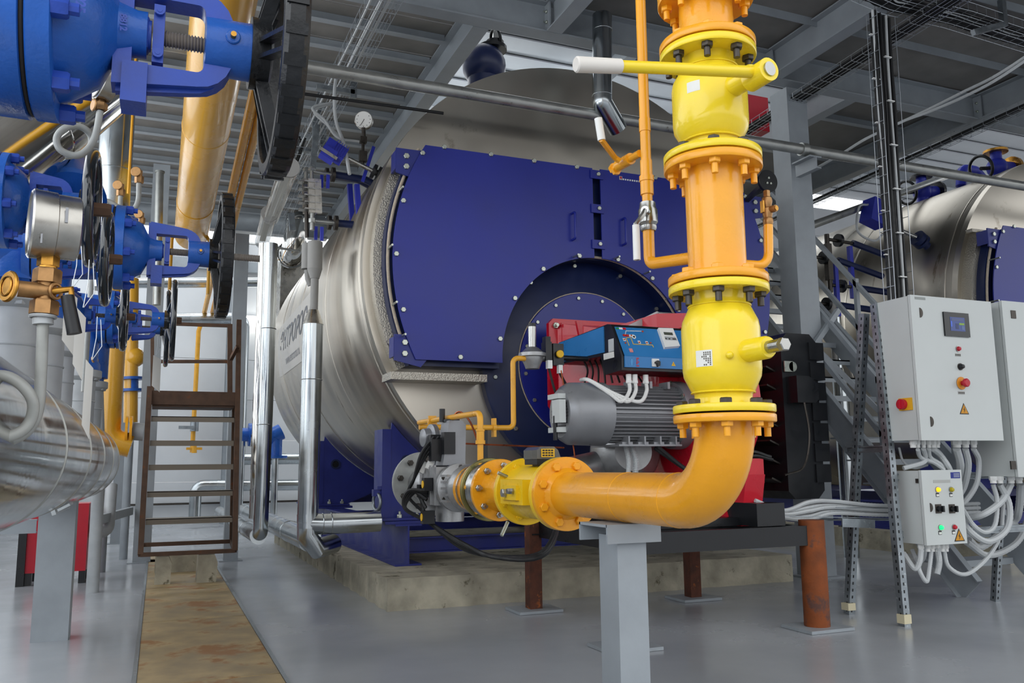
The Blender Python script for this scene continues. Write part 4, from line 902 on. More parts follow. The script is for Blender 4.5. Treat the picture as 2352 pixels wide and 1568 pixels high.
    for i in range(5 if style=='rib' else 4):
        a=2*PI*i/5+.9; d=V((0,math.cos(a),math.sin(a)))
        p_=V((Xw-.055*s,Y,Z))+d*.07*k; q_=V((Xw,Y,Z))+d*(rw-.01)
        if style=='rib':
            e=V((1,0,0)).cross(d)*.022
            wb.bar(p_+e,q_+e*1.2,.035,.012,up=V((1,0,0)).cross(d)).bar(p_-e,q_-e*1.2,.035,.012,up=V((1,0,0)).cross(d))
        else: wb.tube([p_,p_+(q_-p_)*.5+V((.015,0,0)),q_],.014,8)
    part(W,'spokes',wb,wm)
    if style=='rib':
        nb=B()
        for i in range(28):
            a=2*PI*i/28; R_=Matrix.Rotation(a,3,'X'); nb.box(V((Xw,Y+math.cos(a)*(rw+.012),Z+math.sin(a)*(rw+.012))),(.055,.008,.03),R_)
        part(W,'rim_rib',nb,wm)
    else: part(t,'wheel_nut',B().hexn((Xw-.01,Y,Z),(1,0,0),.035*k,.075),'brown')
    return t
f=2.4/1.8
va=gate_valve('huge blue gate valve with ribbed black handwheel nearest the camera',2.4,1.1+.886*f,-.325,.275,rf=.265,rw=.335,style='rib',k=1.12)
text(va,'cast_number','925',.03,at(176,-12,Y=2.175),(0,.0,-1),(1,0,0),'blued',bold=.0012)
text(va,'cast_number','8812',.024,at(276,30,Y=2.325),(.05,0,-1),(1,0,0),'blued',bold=.001)
gate_valve('blue gate valve with ribbed wheel and protruding threaded stem',4.9,2.285,-.25,.285,rf=.225,rw=.335,style='rib',stem=.17,k=1.0)
gate_valve('blue gate valve with smooth wheel directly above the brass gauge',3.4,2.06,-.55,-.27,rf=.17,rw=.2,style='plain',k=.75,plain=True,body='side')
gate_valve('blue gate valve with smooth wheel just right of the gauge case',4.12,2.04,-.52,-.255,rf=.19,rw=.195,style='plain',k=.7,plain=True)
gate_valve('small blue gate valve with smooth wheel beside the hanging tags',5.8,2.06,-.55,-.24,rf=.17,rw=.2,style='plain',k=.7,plain=True)
gate_valve('distant blue gate valve, upper of the two by the steel ladder top',7.3,2.30,-.40,.06,rf=.21,rw=.31,style='plain',k=.85,plain=True)
gate_valve('distant blue gate valve, lower of the two by the steel ladder top',8.2,2.37,-.38,.02,rf=.2,rw=.33,style='plain',k=.8,plain=True)
# front gauge with cock and siphon
gY=2.2
g=at(125,520,Y=gY); gx=g.x
t=thing('pressure_gauge','steel-cased pressure gauge seen from its back edge, low at left','gauge',(gx,gY,g.z-.1))
sl=(at(90,780,Y=gY)); ax=V((-1,-.22,.0)).normalized()
part(t,'gauge_case',B().lathe(g-ax*.052,ax,[(0,.07),(.004,.076),(.05,.076),(.052,.079),(.1,.081),(.104,.076),(.1,.072)],44),'silver')
part(t,'dial',B().disc(g+ax*.042,ax,.074,.003,40),'dial')
part(t,'case_slots',B().box(g+V((.032,-.074,.01)),(.006,.004,.035)).box(g+V((-.015,-.077,-.05)),(.004,.004,.022)),'motor')
part(t,'connector',B().hexn(at(110,612,Y=gY),(0,0,1),.024,.03).cyl(at(110,618,Y=gY),at(110,600,Y=gY),.02),'brass')
c=thing('gauge_cock','brass three-way cock with black-sleeved lever under the steel gauge','valve',at(103,740,Y=gY))
q=at(105,670,Y=gY)
part(c,'cock_body',B().hexn(at(107,650,Y=gY),(0.02,0,1),.031,.034).cyl(at(103,700,Y=gY),at(107,640,Y=gY),.02,n=16).hexn(at(100,722,Y=gY),(0.02,0,1),.031,.034).cyl(q-V((.055,.02,0)),q+V((.02,0,0)),.019,n=16).torus(q+V((.022,-.015,0)),(.8,-.6,0),.017,.004,20,6),'bronze')
part(c,'cock_disc',B().disc(q-V((.066,.034,0)),V((-1,-.75,.05)),.036,.01,36).torus(q-V((.075,.041,0)),V((-1,-.75,.05)),.022,.002,28,4),'brass')
part(c,'cock_lever',B().tube([q+V((.015,-.02,-.002)),q+V((.055,-.03,.004)),q+V((.058,-.03,-.03))],.0085,10),'brass')
part(c,'lever_sleeve',B().cyl(q+V((.048,-.032,-.012)),q+V((.068,-.032,-.10)),.014,.0165,n=18),'black')
part(c,'hemp_seal',B().torus(at(99,727,Y=gY),(0,0,1),.026,.004,20,6).cyl(at(99,745,Y=gY),at(99,730,Y=gY),.022,n=16),'nozz')
p=[at(99,740,Y=gY),at(93,880,Y=gY),at(86,945,Y=gY),at(66,985,Y=gY),at(30,1008,Y=gY),at(-15,1012,Y=gY),at(-60,985,Y=gY),at(-75,935,Y=gY),at(-50,885,Y=gY-.03),at(0,862,Y=gY-.05),at(45,880,Y=gY-.06),at(75,920,Y=gY-.06),at(70,965,Y=gY-.05),at(40,995,Y=gY-.06),at(-20,1010,Y=gY-.08)]
part(c,'siphon_pipe',B().tube(corr(p,.01,90),.0125,14),'gpaint')
# tags on wire
for i,(px,py,w_,h_,yy) in enumerate(((175,770,18,130,3.0),(197,900,14,150,3.4),(150,720,22,120,3.2),(352,850,16,70,7.6))):
    q0=at(px,py-h_/2,Y=yy); q1=at(px-8,py+h_/2,Y=yy); ww=w_/1950*yy
    t=thing('paper_tag',['creased plastic-covered tag hanging below the gauge valve','narrow plastic-covered tag hanging edge-on by the white nozzle','pale tag behind the black lever sleeve','small plastic-covered tag hanging at the ladder top'][i],'tag',q1,'hanging valve tags')
    part(t,'tag_sheet',B().prism([(0,0),(ww,-.05),(ww,(q1-q0).length-.03),(0,(q1-q0).length)],q0-V((0,0,(q1-q0).length)),(1,.6,0),(0,0,1),(.001,.002,0)),'paper')
    part(t,'wire_loop',B().tube([q0+V((.02,0,0)),q0+V((.03,0,.08)),q0+V((.028,.01,.16))],.0015,5).tube([q0+V((.022,.0,0)),q0+V((.05,0,.05)),q0+V((.04,.01,.15))],.0015,5),'wire')
# second gauge with loop below the big flange
yy=3.1; q=at(238,205,Y=yy)
t=thing('pressure_gauge','small gauge on brass cock hanging below the huge blue valve','gauge',q-V((0,0,.1)))
part(t,'gauge_case',B().disc(q+V((.03,0,.03)),V((-.9,-.4,.1)),.08,.05,36),'silver'); part(t,'dial',B().disc(q+V((-.018,-.02,.033)),V((-.9,-.4,.1)),.072,.003,30),'dial')
part(t,'cock',B().tube([at(240,180,Y=yy),at(232,245,Y=yy)],.014,10).hexn(at(236,200,Y=yy),(0,0,-1),.02,.03).hexn(at(232,238,Y=yy),(0,0,-1),.022,.025).cyl(at(215,230,Y=yy),at(236,232,Y=yy),.011,n=10).disc(at(218,242,Y=yy),(-1,-.5,0),.022,.008,18),'bronze')
lp_=[at(230,255,Y=yy),at(222,300,Y=yy),at(208,335,Y=yy),at(178,357,Y=yy),at(140,345,Y=yy),at(130,318,Y=yy),at(148,295,Y=yy),at(180,290,Y=yy+.02),at(205,305,Y=yy+.04),at(210,330,Y=yy+.05),at(190,352,Y=yy+.05),at(150,360,Y=yy+.06)]
part(t,'siphon_pipe',B().tube(corr(lp_,.01,70),.0115,10),'gpaint')
# far siphons with cocks above the windows
for i,(px,py,yy,lb_) in enumerate(((320,405,6.2,'small brass cock on curled grey pipe above the second valve'),(278,435,6.6,'brass cock cluster beside the tall clad pipe'),(325,500,7.4,'small brass cock below the curled grey pipe'))):
    q=at(px,py,Y=yy); t=thing('gauge_cock',lb_,'valve',q-V((0,0,.05)))
    part(t,'cock_body',B().hexn(q,(0,0,-1),.03,.05).cyl(q,q+V((0,0,.04)),.02,n=12).disc(q+V((-.02,-.03,.02)),(-.3,-1,0),.035,.012,18),'bronze')
    if i==0: part(t,'siphon_pipe',B().tube(corr([q-V((0,0,.04)),q-V((.0,0,.18)),q-V((.04,0,.25)),q-V((.12,0,.23)),q-V((.2,0,.2)),q-V((.25,0,.3)),q-V((.26,0,1.5))],.01,50),.017,10),'gpaint')
    else: part(t,'riser',B().cyl(q-V((0,0,.4 if i==1 else .5)),q-V((0,0,.04)),.016,n=10),'gpaint')
# clad pipes above header, upper left
t=thing('insulated_pipe','wide silver clad pipe slanting up behind the huge blue flange','pipe',at(20,330,Y=4.6))
a=at(-60,420,Y=4.4); b_=at(215,215,Y=5.4)
part(t,'cladding',B().cyl(a,b_,.19,n=40).cyl(b_,b_+(b_-a)*.1,.19,.12,n=40).torus(a+(b_-a)*.45,(b_-a),.19,.006,40,6),'mirror')
t=thing('strainer','large sloping blue strainer body below the slanted clad pipe','valve',at(130,400,Y=5.2))
a=at(110,330,Y=5.3); b_=at(150,455,Y=5.0)
part(t,'strainer_body',B().cyl(a,b_,.15,.17,n=36).cyl(a-(b_-a)*.1,a,.2,n=36).cyl(b_,b_+(b_-a)*.08,.2,n=36),'blue')
t=thing('insulated_pipe','tall vertical clad pipe behind the yoke of the huge valve','pipe',at(260,440,Y=8.6))
a=at(260,450,Y=8.6); part(t,'cladding',B().cyl(a-V((0,0,.9)),V((a.x,8.6,5.3)),.15,n=32).torus(a+V((0,0,.25)),(0,0,1),.15,.005,32,6),'galv')
t=thing('thin_gas_pipe','slim yellow pipe rising beside the tall clad pipe','pipe',at(294,440,Y=8.4)); a=at(294,445,Y=8.4)
part(t,'pipe_body',B().cyl(a,V((a.x,8.4,5.3)),.012,n=8),'thin')
t=thing('old_pipe','open-topped dark pipe standing left of the yellow main','pipe',at(362,700,Y=10.5))
a=at(360,700,Y=10.5); b_=at(367,397,Y=10.5); part(t,'pipe_body',B().cyl(a,b_,.045,n=16).cyl(b_,b_+V((0,0,.02)),.055,n=16),'pipeg')
# big yellow main overhead
ym=thing('gas_main','thick amber gas main running away overhead at left','pipe',(.28,8,3.8))
part(ym,'pipe_body',B().tube([(.25,3.0,4.02),(.25,11.0,4.0)],.195,40).lathe((.25,11.0,4.0),(0,1,0),[(0,.195),(.06,.18),(.1,.14),(.13,.001)],40),'gasb')
part(ym,'weld_bead',B().torus((.25,7.4,4.01),(0,1,0),.195,.004,40,6).torus((.25,9.6,4.0),(0,1,0),.195,.004,40,6),'gasb')
for k in range(2): part(ym,'side_branch',B().tube([(.08 if k==0 else .40,10.7,3.95),(.03 if k==0 else .46,10.7,3.85),(.03 if k==0 else .46,10.7,3.2)],.02,10,bend=.06),'gasb')
for i,(a,b_) in enumerate((((575,240),(467,728)),((592,262),(485,728)))):
    e=at(*b_,Y=18.4); s0=at(*a,Z=e.z)
    t=thing('thin_gas_pipe',['slim amber pipe running away overhead, dropping down the back wall','slim amber pipe running away overhead, nearer the boiler'][i],'pipe',(s0.x,12,e.z),'slim overhead gas pipes')
    if i==0: part(t,'pipe_body',B().tube([V((s0.x,s0.y-1,e.z)),e,V((e.x-.08,e.y,e.z-.3)),V((e.x-.1,e.y,1.45))],.045,12),'thin'); part(t,'valve',B().cyl(at(447,968,Y=18.35),at(446,990,Y=18.35),.08,n=14).bb(at(447,985,Y=18.2)-V((.3,0,0)),at(447,978,Y=18.25)),'zinc'); part(t,'bottom_cock',B().box(at(446,1030,Y=18.3),(.3,.05,.05)).cyl(at(446,1040,Y=18.3),at(446,1020,Y=18.3),.05),'thin')
    else: part(t,'pipe_body',B().tube([V((s0.x,s0.y-1,e.z)),e],.04,12),'thin')
# yellow uprights beyond the valves
yv=thing('gas_pipe','thick amber upright with bottom elbow and flange behind the valves','pipe',(-.52,11,1.3))
a=at(268,640,Y=10.6); b_=at(268,960,Y=10.6)
part(yv,'pipe_body',B().tube([V((a.x,10.6,a.z+.4)),V((a.x,10.6,1.45)),V((a.x+.25,10.6,1.38))],.135,28,bend=.2),'gasb'); part(yv,'support_leg',B().cyl((a.x+.02,10.6,0),(a.x+.02,10.6,1.27),.04),'grey')
part(yv,'flange',B().cyl(at(288,990,Y=10.6),at(294,990,Y=10.6),.17,n=28).cyl(at(298,990,Y=10.6),at(304,990,Y=10.6),.17,n=28),'gas')
part(yv,'grey_pipe',B().cyl(at(304,990,Y=10.6),at(330,992,Y=10.6),.1,n=20),'nozz')
yv2=thing('gas_pipe','slimmer amber upright with blue flanged valve behind the ladder post','pipe',(-.3,12,1.5))
a=at(303,640,Y=12); b_=at(300,970,Y=12); part(yv2,'pipe_body',B().cyl(b_,a,.085,n=20).sph(at(310,820,Y=12),.13,14),'gasb')
vb=part(yv2,'blue_valve',B().cyl(at(302,895,Y=12),at(302,870,Y=12),.085,n=18).cyl(at(302,893,Y=12),at(302,899,Y=12),.15,n=20).cyl(at(302,866,Y=12),at(302,872,Y=12),.15,n=20),'blue'); part(yv2,'support_leg',B().cyl((b_.x,12,0),b_,.05,n=12),'grey')
qq=at(228,1090,Y=8.9)
solo('grey_riser',B().tube([at(222,840,Y=8.9),qq,V((qq.x,qq.y,0))],.055,16),'nozz','plain grey upright pipe with white sealed top behind the nozzles','pipe')
# ================================================================ STEEL LADDER
ld=thing('steel_ladder','rusty brown steel step ladder standing on two concrete blocks','ladder',(.3,9.2,.27))
Yb=9.1
def lz(y_img,px=440,Y=Yb): return at(px,y_img,Y=Y).z
xl=-.115; xr=.75
def ly(z): return Yb+max(0,z-.3)*.22
bt,tp_=.30,1.86
for x,top in ((xl,1.95),(xr,2.72)):
    part(ld,'stringer',B().bar((x,ly(bt),bt),(x,ly(top),top),.05,.05,up=(0,1,0)).bar((x,ly(bt)+.42,bt+.06),(x,ly(tp_)+.42,tp_),.045,.045,up=(0,1,0)) if True else 0,'brown')
part(ld,'bottom_frame',B().bb((xl,ly(bt)-.02,bt-.02),(xr,ly(bt)+.02,bt+.02)).bb((xl,ly(bt)+.4,bt+.04),(xr,ly(bt)+.44,bt+.08)).bar((xl,ly(bt),bt),(xl,ly(bt)+.42,bt+.06),.04,.04).bar((xr,ly(bt),bt),(xr,ly(bt)+.42,bt+.06),.04,.04),'brown')
for yi in (963,1018,1073,1134,1196):
    z=lz(yi); y=ly(z)
    z=at(440,yi,Y=y).z
    part(ld,'step',B().bb((xl+.03,y-.0,z-.025),(xr-.03,y+.02,z+.03)).bb((xl+.03,y,z+.022),(xr-.03,y+.24,z+.03)),solid('worn_step_steel','7c7265',.55))
z=at(440,912,Y=ly(1.85)).z
part(ld,'top_step',B().bb((xl+.02,ly(z),z-.08),(xr-.02,ly(z)+.05,z+.06)).bb((xl+.02,ly(z),z+.05),(xr-.02,ly(z)+.5,z+.062)).bb((xl+.03,ly(z)+.03,z-.1),(xr-.03,ly(z)+.5,z-.06)),'brown')
part(ld,'guard_rail',B().bar(at(350,830,Y=9.7),at(525,830,Y=9.7),.035,.035).bar(at(350,742,Y=9.7),at(525,748,Y=9.7),.035,.035).bar(at(350,905,Y=9.6),at(350,740,Y=9.7),.035,.035,up=(0,1,0)).bar(at(528,905,Y=9.6),at(528,745,Y=9.7),.05,.05,up=(0,1,0)).bar(at(525,835,Y=9.7),at(546,795,Y=9.45),.035,.035),'brown')
b=B().bb((.0,9.0,0),(.17,9.3,.27)); 
cb_=[('concrete block under the left foot of the steel ladder',(.02,9.09,.16,9.3)),('crumbling concrete block under the right foot of the ladder',(.40,9.05,.58,9.35))]
for l_,(x0,y0,x1,y1) in cb_:
    b=B().prism([(x0,0),(x1,0),(x1+.01,.2),(x1-.02,.275),(x0+.01,.275)],(0,y0,0),X_,Z_,(0,y1-y0,0)); solo('concrete_block',b,'conc',l_,'block','concrete blocks under the ladder')
solo('concrete_block',B().bb((.02,10.1,.012),(.62,10.5,.2)),'conc','long concrete block lying behind the ladder feet','block','concrete blocks under the ladder')
# ================================================================ CLAD PIPES LEFT OF BOILER
P1=thing('insulated_pipe','bright clad upright with grey cap and cone beside the boiler shell','pipe',(1.22,7.5,.3))
y=7.5; U=lambda px,py,Y=7.5:at(px,py,Y=Y)
part(P1,'cladding',B().tube([U(719,745),U(706,1212)+V((0,0,.0))],.088,32),'galv',ang=25)
part(P1,'cone',B().cyl(U(719,745),U(720,712),.092,.045,n=28),'silver')
part(P1,'bare_riser',B().cyl(U(721,712),U(723,640),.035,n=18).cyl(U(723,640),U(723,618),.04,.066,n=24).cyl(U(723,618),U(724,556),.066,n=24),'duct')
part(P1,'side_riser',B().cyl(U(706,618,7.7),U(707,560,7.7),.055,n=20).tube([U(706,620,7.7),U(708,640,7.7),U(714,655,7.7)],.03,12),'duct')
part(P1,'seam_band',B().torus(U(716,872),(0,0,1),.089,.004,32,6),'galv')
q=U(706,1200)
part(P1,'elbow',B().tube([U(706,1180),U(706,1202),U(745,1203),U(872,1197)],.088,28,bend=.02),'galv')
part(P1,'elbow_band',B().torus(U(740,1203),(1,0,0),.089,.004,30,6).torus(U(760,1202),(1,0,0),.089,.004,30,6),'galv')
part(P1,'lower_elbow',B().tube([U(706,1200),U(704,1230),U(728,1260),U(765,1248,7.7)],.085,24),'galv')
P2=thing('insulated_pipe','pair of tall clad uprights joined side by side left of the boiler','pipe',(.85,8.2,.2))
W=lambda px,py,Y=8.4:at(px,py,Y=Y)
part(P2,'cladding',B().tube([W(622,560),W(612,900),W(598,1225),W(575,1215,9.2)],.068,28,bend=.05),'galv')
part(P2,'second_pipe',B().tube([W(606,560,8.6),W(584,1190,8.6)],.05,24),'mirror')
part(P2,'seam_band',B().torus(W(617,755),(0,0,1),.069,.004,28,6).torus(W(607,975),(0,0,1),.069,.004,28,6),'galv')
part(P2,'stand_off',B().tube([W(600,563,8.7),W(690,577,8.7)],.012,8),'pipeg')
for i,(a,b_,r,l_) in enumerate((((612,1180),(712,1240),.085,'clad floor pipe running back along the plinth edge'),((540,1172),(594,1230),.08,'clad floor pipe ending at the tall double upright'))):
    p0=at(*b_,Y=7.62 if i==0 else 8.45); p1=at(*a,Z=max(.1,p0.z)); p1=V((p0.x-.02,13.5,p0.z)); t=thing('insulated_pipe',l_,'pipe',p0,'clad floor pipes'); part(t,'cladding',B().cyl(p0,p1,.1 if i==0 else .08,n=28).torus(p0+(p1-p0)*.2,Y_,.1 if i==0 else .08,.005,28,6).torus(p0+(p1-p0)*.5,Y_,.1 if i==0 else .08,.005,28,6),'galv')
# horizontal clad pipes on the back wall behind the ladder
for i,(py,x0,x1,r) in enumerate(((1055,540,690,.11),(1115,450,690,.11),(650,300,640,.1),(733,390,560,.12))):
    a=at(x0,py,Y=17.6); b_=at(x1,py-2,Y=17.6); t=thing('insulated_pipe',['clad pipe on the back wall just above floor height, upper','clad pipe along the back wall, lower with end elbow','thin clad pipe high on the back wall','clad pipe with elbow beside the lit tube light'][i],'pipe',a,'back wall clad pipes')
    part(t,'cladding',B().tube([a-V((0,0,.7)) if i==1 else a, a+V((0.001,0,0)),b_]+([b_-V((0,0,3.4))] if i==3 else []),r,18,bend=.15),'galv')
t=thing('blue_globe_valve','small blue valve with hanging lever under the boiler flank','valve',at(633,1040,Y=16.5)); q=at(633,1025,Y=16.5)
part(t,'valve_body',B().cyl(q-V((0,0,.2)),q+V((0,0,.15)),.12,n=16).cyl(q-V((0,0,.22)),q-V((0,0,.17)),.22,n=18).cyl(q+V((-.15,0,.15)),q+V((.1,0,.28)),.15),'blue'); part(t,'stand_pipe',B().cyl(q-V((0,0,.2)),V((q.x,q.y,0)),.06,n=14),'galv')
t=thing('blue_globe_valve','blue valve on the short pipe between ladder and double upright','valve',at(560,998,Y=17)); q=at(545,998,Y=17)
part(t,'valve_body',B().cyl(q,q+V((.2,0,0)),.13,n=16).cyl(q+V((.2,0,0)),q+V((.26,0,0)),.22,n=18),'blue'); part(t,'stand_pipe',B().cyl(q+V((.1,0,-.1)),V((q.x+.1,q.y,0)),.05,n=14),'galv'); part(t,'clad_pipe',B().cyl(q+V((.26,0,0)),at(592,999,Y=17),.13,n=18).cyl(at(574,999,Y=17),at(578,999,Y=17),.22,n=18),'mirror')
# economiser box behind the boiler
ec=thing('flue_box','grey metal flue box with glossy elbow behind the boiler','duct',at(700,740,Y=13.2))
a=at(648,700,Y=14.2); b_=at(800,560,Y=14.2)
part(ec,'box_body',B().bb((a.x,14.5,a.z-.6),(a.x+2.4,15.6,min(4.9,b_.z+.1))),'silver')
e0=at(675,575,Y=13.9); part(ec,'elbow_pipe',B().tube([e0+V((0,.5,0)),e0,e0+V((.12,0,1.3))],.19,24,bend=.2).torus(e0+V((0,.3,0)),(0,1,0),.22,.02,24,6).torus(e0+V((.05,0,.5)),(0,0,1),.19,.008,24,6),'mirror')
# ================================================================ LEVEL GAUGES / PIPEWORK ON THE SHELL
lg=thing('level_gauge','pair of riveted water level gauges on dark pipes at the boiler shoulder','gauge',at(718,545,Y=7.9))
for k,(px,yy) in enumerate(((716,7.7),(703,8.0))):
    a=at(px,412,Y=yy); b_=at(px+2,490,Y=yy)
    gg=part(lg,'gauge_column',B().bar(a,b_,.06,.07,up=(1,0,0)).bar(a+V((.05,-.02,0)),b_+V((.05,-.02,0)),.04,.06,up=(1,0,0)),'silver')
    part(gg,'cover_rivets',B().box(a+(b_-a)*.1,(.15,.09,.012)).box(a+(b_-a)*.3,(.15,.09,.012)).box(a+(b_-a)*.5,(.15,.09,.012)).box(a+(b_-a)*.7,(.15,.09,.012)).box(a+(b_-a)*.9,(.15,.09,.012)),'steel')
    part(lg,'cock',B().tube([a+V((0,0,.12)),a,],.018,10).cyl(a+V((-.02,0,.08)),a+V((.18,0,.07)),.015,n=10).cyl(b_,b_-V((0,0,.16)),.022,n=10).cyl(b_-V((.02,0,.07)),b_+V((.2,0,-.07)),.02,n=10).hexn(a+V((0,0,.08)),(0,0,1),.034,.03).hexn(b_-V((0,0,.05)),(0,0,-1),.034,.04),'pipeg')
    part(lg,'flange',B().cyl(a+V((.18,0,.07)),a+V((.21,0,.07)),.07,n=18).cyl(b_+V((.2,0,-.07)),b_+V((.23,0,-.07)),.07,n=18),'dsteel')
    part(lg,'black_pipe',B().tube([a+V((.2,0,.07)),a+V((.5,0,.06)),a+V((.95,.05,-.1))],.035,10,bend=.1).tube([b_+V((.22,0,-.07)),b_+V((.5,0,-.07)),b_+V((.62,.03,-.07))],.035,10),'navy')
    part(lg,'blue_bar',B().bar(a+V((.42,0,.0)),b_+V((.44,0,-.08)),.045,.05,up=(0,1,0)),'lblue')
    part(lg,'blue_lever',B().box(b_+V((.08,-.05,-.2)),(.03,.02,.13)).box(a+V((.14,-.05,-.02)),(.03,.02,.13)),'lblue')
part(lg,'drain_line',B().tube([at(705,545,Y=7.9),at(704,470,Y=7.9)],.02,8),'dsteel')
# blue transmitter with steel neck and gauge
q=at(768,348,Y=7.4)
t=thing('level_transmitter','blue finned box on a silver neck above the boiler shoulder','sensor',q-V((0,0,.15)))
R2=Matrix.Rotation(-.55,3,'Y')@Matrix.Rotation(.1,3,'Z')
R2=Matrix.Rotation(.5,3,'Y')
part(t,'blue_case',B().box(q,(.2,.14,.13),R2).box(q+V((-.06,-.03,-.05)),(.13,.12,.1),R2),'lblue')
fb=B()
for k in range(6): fb.box(q+R2@V((-.02+.022*k,-.075,.02)),(.006,.02,.12),R2)
part(t,'fins',fb,'lblue')
part(t,'type_strip',B().box(q+R2@V((-.03,-.095,-.085)),(.17,.004,.03),R2),'silver')
e=at(855,392,Y=7.4); part(t,'neck',B().cyl(q+(e-q)*.2,e,.02,n=14),'steel'); part(t,'mount_flange',B().cyl(e,e+(e-q).normalized()*.03,.07,n=18).cyl(e+(e-q).normalized()*.05,e+(e-q).normalized()*.08,.07,n=18).cyl(e,e+(e-q).normalized()*.3,.03),'black')
part(t,'white_cable',B().tube(corr([at(772,175,Y=7.6),at(768,220,Y=7.5),at(772,280,Y=7.5),at(790,330,Y=7.4),at(803,400,Y=7.3)],.01,30),.016,8),'conduit')
part(t,'white_cable',B().tube(corr([at(765,235,Y=7.6),at(718,248,Y=7.5),at(745,275,Y=7.5),at(775,315,Y=7.5),at(825,325,Y=7.5)],.01,40),.012,8).tube(corr([at(760,238,Y=7.6),at(722,255,Y=7.52),at(755,290,Y=7.52),at(790,322,Y=7.52)],.01,40),.012,8),'conduit')
q=at(835,275,Y=7.5); t=thing('pressure_gauge','round white-dialled pressure gauge above the boiler shoulder','gauge',q-V((0,0,.1)))
axg=V((-.35,-1,-.1)).normalized()
part(t,'gauge_case',B().disc(q-axg*.05,axg,.085,.05,36),'silver'); part(t,'dial',B().disc(q,axg,.078,.003,36),'dial')
mk=B(); a_,u_,w_=basis(axg)
for k in range(9):
    an=-2.2+4.4*k/8+PI/2; mk.box(q+a_*.004+(u_*math.cos(an)+w_*math.sin(an))*.062,(.006,.004,.006))
part(t,'scale_marks',mk,'black'); part(t,'needle',B().bar(q+a_*.005+V((.02,0,.03)),q+a_*.005-V((.025,0,.055)),.004,.003,up=axg),'black')
part(t,'stem',B().cyl(q-V((0,0,.08)),q-V((-.01,0,.2)),.02,n=12).cyl(q-V((-.0,0,.2)),q-V((.0,0,.45)),.015,n=10).box(q-V((0,0,.2)),(.06,.05,.06)).box(q-V((.0,0,.36)),(.07,.05,.1)),'dsteel')
part(t,'blue_lever',B().bar(q+V((.1,0,-.25)),q+V((.0,0,-.6)),.02,.03),'lblue')
# clear tubular lamps hung along the left tray
for i,(a,b_,yy,y2) in enumerate((((664,386),(622,500),6.6,8.2),((618,492),(602,556),8.3,9.3))):
    p0=at(*a,Y=yy); p1=at(*b_,Y=y2)
    t=thing('tube_lamp',['clear tubular lamp hanging overhead, nearer one','clear tubular lamp hanging overhead, farther one'][i],'lamp',p0,'clear tube lamps')
    part(t,'clear_tube',B().cyl(p0,p1,.075,n=24),'clear'); part(t,'end_cap',B().cyl(p0,p0-(p1-p0).normalized()*.03,.08,n=24),'duct'); 
    part(t,'led_board',B().bar(p0+(p1-p0)*.05,p1-(p1-p0)*.05,.06,.008),'led')
    part(t,'hanger',B().cyl(p0+(p1-p0)*.2,p0+(p1-p0)*.2+V((0.08,0,.35)),.006,n=6).cyl(p0+(p1-p0)*.8,p0+(p1-p0)*.8+V((0.08,0,.35)),.006,n=6),'wire')
# ================================================================ CABINETS ON ANGLE FRAME
def cabinet(name,x0,x1,yf,yb,z0,z1,lab,frame_w=.0):
    t=thing(name,lab,'electrical cabinet',((x0+x1)/2,(yf+yb)/2,z0))
    part(t,'cabinet_body',B().bb((x0+.006,yf+.03,z0+.004),(x1-.006,yb,z1-.004)),'ltgrey')
    d=part(t,'door',B().bb((x0,yf,z0),(x1,yf+.022,z1)),'ltgrey')
    return t,d
YF=4.3
c1,d1=cabinet('control_cabinet',4.785,5.577,YF,4.6,1.249,2.257,'large grey control cabinet with touch screen and red mushroom button')
def onfront(px,py,y): return at(px,py,Y=y)
def lamp(par,px,py,m,r=.022,dep=.02,ringm='steel',name='indicator_lamp',yy=YF):
    q=onfront(px,py,yy); b=part(par,name,B().lathe(q,(0,-1,0),[(0,r),(dep*.3,r),(dep,r*.7),(dep*1.1,r*.3)],20),m)
    part(b,'bezel',B().ring(q+V((0,-.006,0)),(0,1,0),r*1.25,r*.9,.006,20),ringm); return b
q0=onfront(2164,716,YF); q1=onfront(2226,775,YF)
hm=part(d1,'touch_screen',B().bb((q0.x,YF-.012,q1.z),(q1.x,YF,q0.z)),'scrd')
s0=onfront(2178,728,YF); s1=onfront(2214,762,YF)
part(hm,'screen_image',B().bb((s0.x,YF-.0135,s1.z),(s1.x,YF-.012,s0.z)),solid('screen_blue','26386e',.2,emit='2a3f7e',es=.35))
for i,(a,b_,c,d_,m_) in enumerate(((.05,.3,.1,.7,('scr_a','3f67d8')),(.35,.15,.55,.55,('scr_b','1c2a50')),(.6,.45,.95,.6,('scr_c','6a8a2a')),(.75,.1,.95,.4,('scr_d','44567f')),(.1,.72,.9,.92,('scr_e','3a466c')))):
    w_=s1.x-s0.x; h_=s0.z-s1.z
    part(hm,'screen_tile',B().bb((s0.x+a*w_,YF-.0145,s1.z+b_*h_),(s0.x+c*w_,YF-.0137,s1.z+d_*h_)),solid(m_[0],m_[1],.3,emit=m_[1],es=.35))
lamp(d1,2200,801,'redd',.018); lamp(d1,2205,842,'black',.02,.03,'dsteel','selector_knob')
q=onfront(2207,880,YF); mr=part(d1,'emergency_stop',B().cyl(q,q+V((0,-.03,0)),.016,n=16).lathe(q+V((0,-.03,0)),(0,-1,0),[(0,.02),(.006,.03),(.02,.03),(.026,.024)],24),'redd'); part(mr,'yellow_ring',B().disc(q+V((0,-.002,0)),(0,-1,0),.045,.008,28),solid('ring_orange','d88a1e'))
for px,py,w_ in ((2200,815,.055),(2208,902,.065)):
    q=onfront(px,py,YF); lbp=part(d1,'name_plate',B().box(q,(w_,.003,.022)),solid('plate_silver','9fa19f'))
    b=B()
    for k in range(6): b.box(q+V((-w_*.4+k*w_*.16,-.002,0)),(w_*.09,.001,.012))
    part(lbp,'plate_marks',b,'dsteel')
